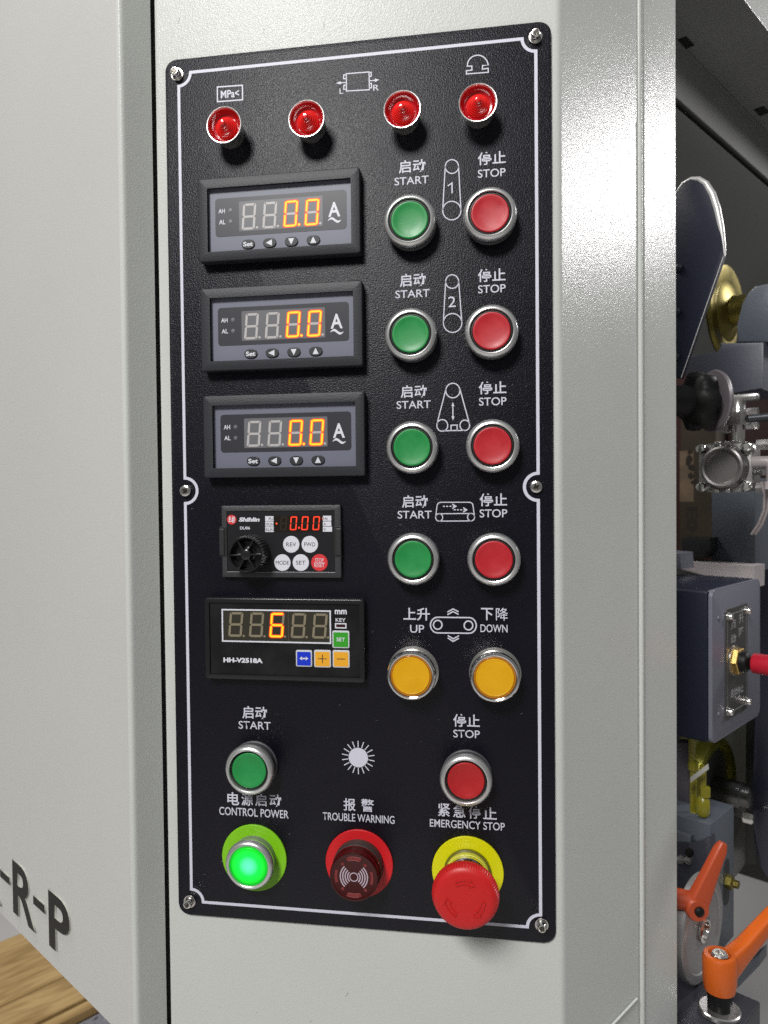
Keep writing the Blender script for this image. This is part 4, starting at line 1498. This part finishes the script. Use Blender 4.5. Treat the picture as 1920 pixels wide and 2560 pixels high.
# slotted block
cb = on_a(1776, 2062, 268)
cbb = ND.dot(cb - C0)
t = thing('slotted_block', 'blue grey steel block with a vertical slot behind the orange lever', 'clamp block', cb, FACE_B)
bw = RD.dot(on_b(1835, 2100, cbb) - cb)
bh = cb.y - on_b(1776, 2410, cbb).y
obj('block_body', box(0, bw, -bh, 0, -46, 0, .8), NAVY_G, t, smooth=35)
obj('side_lug', box(-6, 0, -42, -12, -46, -14, 1.2), NAVY_G, t, smooth=35)
s0, s1 = on_b(1816, 2148, cbb), on_b(1816, 2262, cbb)
sx_ = RD.dot(s0 - cb)
obj('slot', prism(rrect(sx_, (s0.y + s1.y) / 2 - cb.y, 13, s0.y - s1.y, 6.4, 8), -2, .3), mat('slot_shade', (.012, .013, .014), .5), t)
pS_ = on_b(1820, 2200, cbb)
obj('slot_bolt', lathe([(0, 0), (6, 0), (6, 5), (3.4, 6), (3.4, 10), (0, 10)], 6, c=(sx_ + 1, pS_.y - cb.y, 0)), BRASS, t)
t, q, o = slab('pivot_bracket', 'small navy bracket with steel bolts under the purple grey bracket', 'bracket', [(1660, 2100), (1738, 2108), (1776, 2092), (1776, 2240), (1660, 2250)], 262, 10, mat('bracket_paint', (.035, .037, .050), .4), 1)
for u, v in ((1703, 2148), (1722, 2150), (1724, 2130)):
    p = on_a(u, v, 262)
    obj('bolt', lathe([(0, 0), (3.6, 0), (3.2, 2.4), (0, 3)], 16, c=((p - o).dot(ND), p.y - o.y, 0)), STEEL if v > 2140 else RUBBER, t, smooth=35)
# silver disc
p = on_a(1746, 2318, 226)
t = thing('steel_disc', 'bright steel clamping disc between the orange levers', 'disc', p, FACE_B)
DISCM = mat('brushed_disc', (.40, .40, .40), .42, metal=.75)
obj('disc_plate', lathe([(0, -5), (39, -5), (41, -3.6), (41, 3.4), (40, 4.2), (34, 4.4), (33, 3.4), (0, 3.4)], 64), DISCM, t, smooth=30)
obj('hub_ring', lathe([(7, 3.6), (10, 3.7), (10, 5.6), (8, 6.6), (6.5, 6.2), (5.6, 4), (0, 3.8)], 32), CHROME_R, t, smooth=35)


def lever(label, p, m, scale, ang, length, axis_th, vertical=True):
    """adjustable clamp lever: hub with an arm; local y = hub axis"""
    t_ = thing('clamp_lever', label, 'clamp lever', p, axis_th, 'orange clamp levers')
    s_ = scale
    obj('hub', lathe([(0, -16 * s_), (11 * s_, -16 * s_), (12 * s_, -10 * s_), (12.2 * s_, 8 * s_), (11 * s_, 10.5 * s_), (8 * s_, 11 * s_), (7.4 * s_, 7 * s_), (0, 6.8 * s_)], 36, axis='y'), m, t_, smooth=35)
    obj('screw', lathe([(0, 6 * s_), (6.2 * s_, 6 * s_), (6.2 * s_, 10.6 * s_), (5 * s_, 11.8 * s_), (3, 11.8 * s_), (2.4, 9.5 * s_), (0, 9.2 * s_)], 24, axis='y'), CHROME_R, t_, smooth=35)
    L_ = length
    bma = bmesh.new()
    secs = [(6 * s_, 7.0 * s_, 15 * s_, -3 * s_), (L_ * .35, 6.0 * s_, 11 * s_, 4 * s_), (L_ * .8, 5.2 * s_, 9 * s_, 18 * s_), (L_, 5.0 * s_, 8.5 * s_, 23 * s_), (L_ + 3, 3.4 * s_, 5.5 * s_, 24 * s_)]
    rings = []
    for (x_, wz, hy, yo) in secs:
        loop = []
        for (px_, py_) in rrect(0, 0, wz * 2, hy * 1.5, min(wz, hy) * .5, 3):
            loop.append(bma.verts.new((x_, yo + py_, px_)))
        rings.append(loop)
    for A_, B_ in zip(rings, rings[1:]):
        for k in range(len(A_)):
            bma.faces.new((A_[k], A_[(k + 1) % len(A_)], B_[(k + 1) % len(A_)], B_[k]))
    bma.faces.new(rings[0][::-1])
    bma.faces.new(rings[-1])
    bmesh.ops.rotate(bma, cent=(0, 0, 0), matrix=Matrix.Rotation(ang, 3, 'Y'), verts=bma.verts)
    obj('arm', bma, m, t_, smooth=40)
    return t_


# big lever on its post
pB = on_b(1799, 2420, 12)
t = lever('big orange clamp lever standing on the black base plate, front right', pB, ORANGE, 1.0, math.radians(20), 78, 20)
obj('sleeve', lathe([(0, -30), (8.6, -30), (9, -16), (0, -16)], 28, axis='y'), RUBBER, t, smooth=35)
obj('foot_washer', lathe([(0, -34), (14, -34), (15, -33), (15, -30.5), (14, -29.8), (0, -29.8)], 36, axis='y'), STEEL, t, smooth=35)
# middle lever, on a horizontal pivot
pM = on_a(1742, 2272, 196)
t2 = thing('clamp_lever', 'orange red clamp lever tilted up in front of the steel disc', 'clamp lever', pM, 12, 'orange clamp levers')
obj('hub', lathe([(0, -12), (7.5, -12), (8.4, -8), (8.6, 2), (7.8, 3.4), (0, 3.6)], 32, axis='z'), ORANGE_D, t2, smooth=35)
bmx = bmesh.new()
secs = [(-5, 8, 7), (8, 8, 6.5), (28, 6, 5.5), (48, 4.6, 5), (53, 3, 3.5)]
rings = []
for (x_, hy, wz) in secs:
    rings.append([bmx.verts.new((x_, py_, -2.5 + px_)) for px_, py_ in rrect(0, 0, wz * 1.6, hy * 1.8, 1.8, 3)])
for A_, B_ in zip(rings, rings[1:]):
    for k in range(len(A_)):
        bmx.faces.new((A_[k], A_[(k + 1) % len(A_)], B_[(k + 1) % len(A_)], B_[k]))
bmx.faces.new(rings[0][::-1])
bmx.faces.new(rings[-1])
bmesh.ops.rotate(bmx, cent=(0, 0, 0), matrix=Matrix.Rotation(math.radians(66), 3, 'Z'), verts=bmx.verts)
obj('arm', bmx, ORANGE_D, t2, smooth=40)
obj('screw', lathe([(0, 3), (3.6, 3), (3.6, 5), (2, 6), (0, 5.6)], 20, c=(0, 0, 0)), RUBBER, t2, smooth=35)
obj('stub', tube([(-3, 3, -6), (-26, 6, -12)], 7.5, 18), ORANGE_D, t2, smooth=50)
# small rear lever hub
t3 = thing('clamp_lever', 'small dark orange lever hub half hidden behind the cabinet edge', 'clamp lever', on_a(1711, 2385, 232), FACE_A, 'orange clamp levers')
obj('hub', lathe([(0, -9), (7.4, -9), (8, -6), (8, 6), (7, 8), (0, 8)], 28, axis='y'), mat('orange_shade', (.36, .075, .012), .4), t3, smooth=35)
obj('screw', lathe([(0, 8), (4, 8), (4, 10), (0, 11.5)], 16, axis='y', c=(2, 0, 0)), CHROME, t3, smooth=35)
obj('sleeve', lathe([(0, -26), (6, -26), (6, -9), (0, -9)], 20, axis='y'), RUBBER, t3, smooth=35)
# base plates
pb_ = on_y(1901, 2504, pB.y - 34)
t = thing('base_plate', 'dark navy base plate under the big orange clamp lever', 'base plate', pb_, FACE_B)
obj('plate_body', box(-190, 0, -26, .0, -190, 0, 1.2, 2), mat('base_paint', (.030, .031, .040), .38), t, smooth=35)
slab('rear_foot', 'grey green steel foot behind the big orange clamp lever', 'bracket', [(1836, 2430), (1898, 2385), (1898, 2415), (1840, 2475)], 330, 20, NAVY_G, 1)
# drum deep inside
p = on_b(1830, 1990, -140)
t = thing('sanding_drum', 'dark rubber roller with steel hub deep inside the machine', 'roller', p, FACE_B)
obj('roller_body', lathe([(0, -60), (110, -60), (112, -55), (112, 0), (104, 6), (60, 10), (24, 12), (22, 30), (0, 30)], 56), mat('drum_dark', (.020, .020, .012), .28, coat=.3), t, smooth=35)
obj('hub_nut', lathe([(0, 28), (16, 28), (16, 42), (0, 44)], 6), STEEL, t)
obj('rim_glint', lathe([(112.4, -40), (113.5, -30), (113.5, -24), (112.4, -14)], 56), mat('drum_glint', (.13, .125, .02), .35, metal=.5), t, smooth=40)  # olive ring paints the glint reflected along the drum's rim

p = on_b(1842, 1985, -92)
t = thing('drive_shaft', 'short dark steel shaft with a bright nut below the navy switch box', 'shaft', p, FACE_B)
obj('shaft_body', lathe([(0, -60), (15, -60), (15, 6), (13, 8), (13, 16), (9, 18), (0, 18)], 32), mat('dark_steel', (.12, .12, .12), .25, metal=.9), t, smooth=35)
obj('nut', lathe([(0, 0), (7, 0), (7, 9), (5, 11), (0, 11)], 6, c=(6, -26, 6)), CHROME_R, t)
p = on_b(1775, 1975, -120)
t = thing('olive_pulley', 'olive yellow wheel rim in the dark behind the yellow fittings', 'wheel', p, FACE_B)
obj('rim', lathe([(52, -8), (60, -8), (62, -4), (62, 8), (58, 10), (50, 8), (50, -6), (52, -8)], 56), mat('olive_rim', (.20, .19, .02), .3, metal=.6), t, smooth=35)
obj('web', lathe([(0, 0), (52, 0), (52, 2), (0, 2)], 40), DARK, t)

# ================================================================== FLOOR
fy = -ZF
fl = obj('floor', box(-6000, 6000, -6000, 6000, -20, 0), mat('floor_grey', (.50, .48, .47), .45, vary=(3, .08)))
fl.location = (0, 0, 0)
fl['kind'] = 'structure'


def fb(u, v, y=fy + 30):
    q_ = on_y(u, v, y)
    return ND.dot(q_ - C0), RD.dot(q_ - C0)


wp = thing('wooden_platform', 'oak coloured plank platform on the floor at the lower left', 'wooden platform', mach(0, fy, 0), FACE_B)
edges = [fb(0, 2353)[0], fb(149.7, 2447.5)[0], fb(213, 2503)[0], fb(231, 2519)[0]]
aL = fb(0, 2353)[1]
for k in range(3):
    b0, b1 = edges[k], edges[k + 1]
    g_ = 2.6
    b0, b1 = min(b0, b1) + g_, max(b0, b1) - (g_ if k != 1 else 12)
    pl_ = obj('plank', box(aL - 900, aL + 1500, 8, 30, b0, b1, 1.2), WOOD, wp)
obj('platform_core', box(aL - 895, aL + 1495, .5, 9, min(edges) + 3, edges[2] - 20), GAP, wp)
obj('edge_groove', box(aL - 896, aL + 1496, 1, 20, edges[2] - 16, edges[2] + 6), mat('groove_brown', (.10, .06, .02), .6), wp)
tp = thing('tread_plate', 'silver checker tread plate beside the wooden platform', 'tread plate', mach(0, fy, 0), FACE_B)
be = max(edges)
obj('plate_sheet', box(aL - 900, aL + 1500, .5, 14, be + 12, be + 500), mat('tread_steel', (.36, .36, .40), .35, metal=.5), tp)
bmx = bmesh.new()
for i in range(40):
    for j in range(12):
        x_ = aL - 900 + i * 34 + (17 if j % 2 else 0)
        z_ = be + 24 + j * 22
        s_ = 1 if (i + j) % 2 else -1
        v0 = [(x_ - 10, 14.1, z_ - 3 * s_), (x_, 14.1, z_ + 4), (x_ + 10, 14.1, z_ + 3 * s_), (x_, 14.1, z_ - 4)]
        bt = [bmx.verts.new(q_) for q_ in v0]
        tpv = bmx.verts.new((x_, 16.5, z_))
        for k in range(4):
            bmx.faces.new((bt[k], bt[(k + 1) % 4], tpv))
o = obj('raised_studs', bmx, mat('stud_dark', (.10, .10, .12), .3, metal=.7), tp)
o['kind'] = 'stuff'
print('DB', DB, 'hood', yh, bF, pe.y, 'YM', YM, 'edges', edges, aL, 'switch', aw, y0_, y1_)
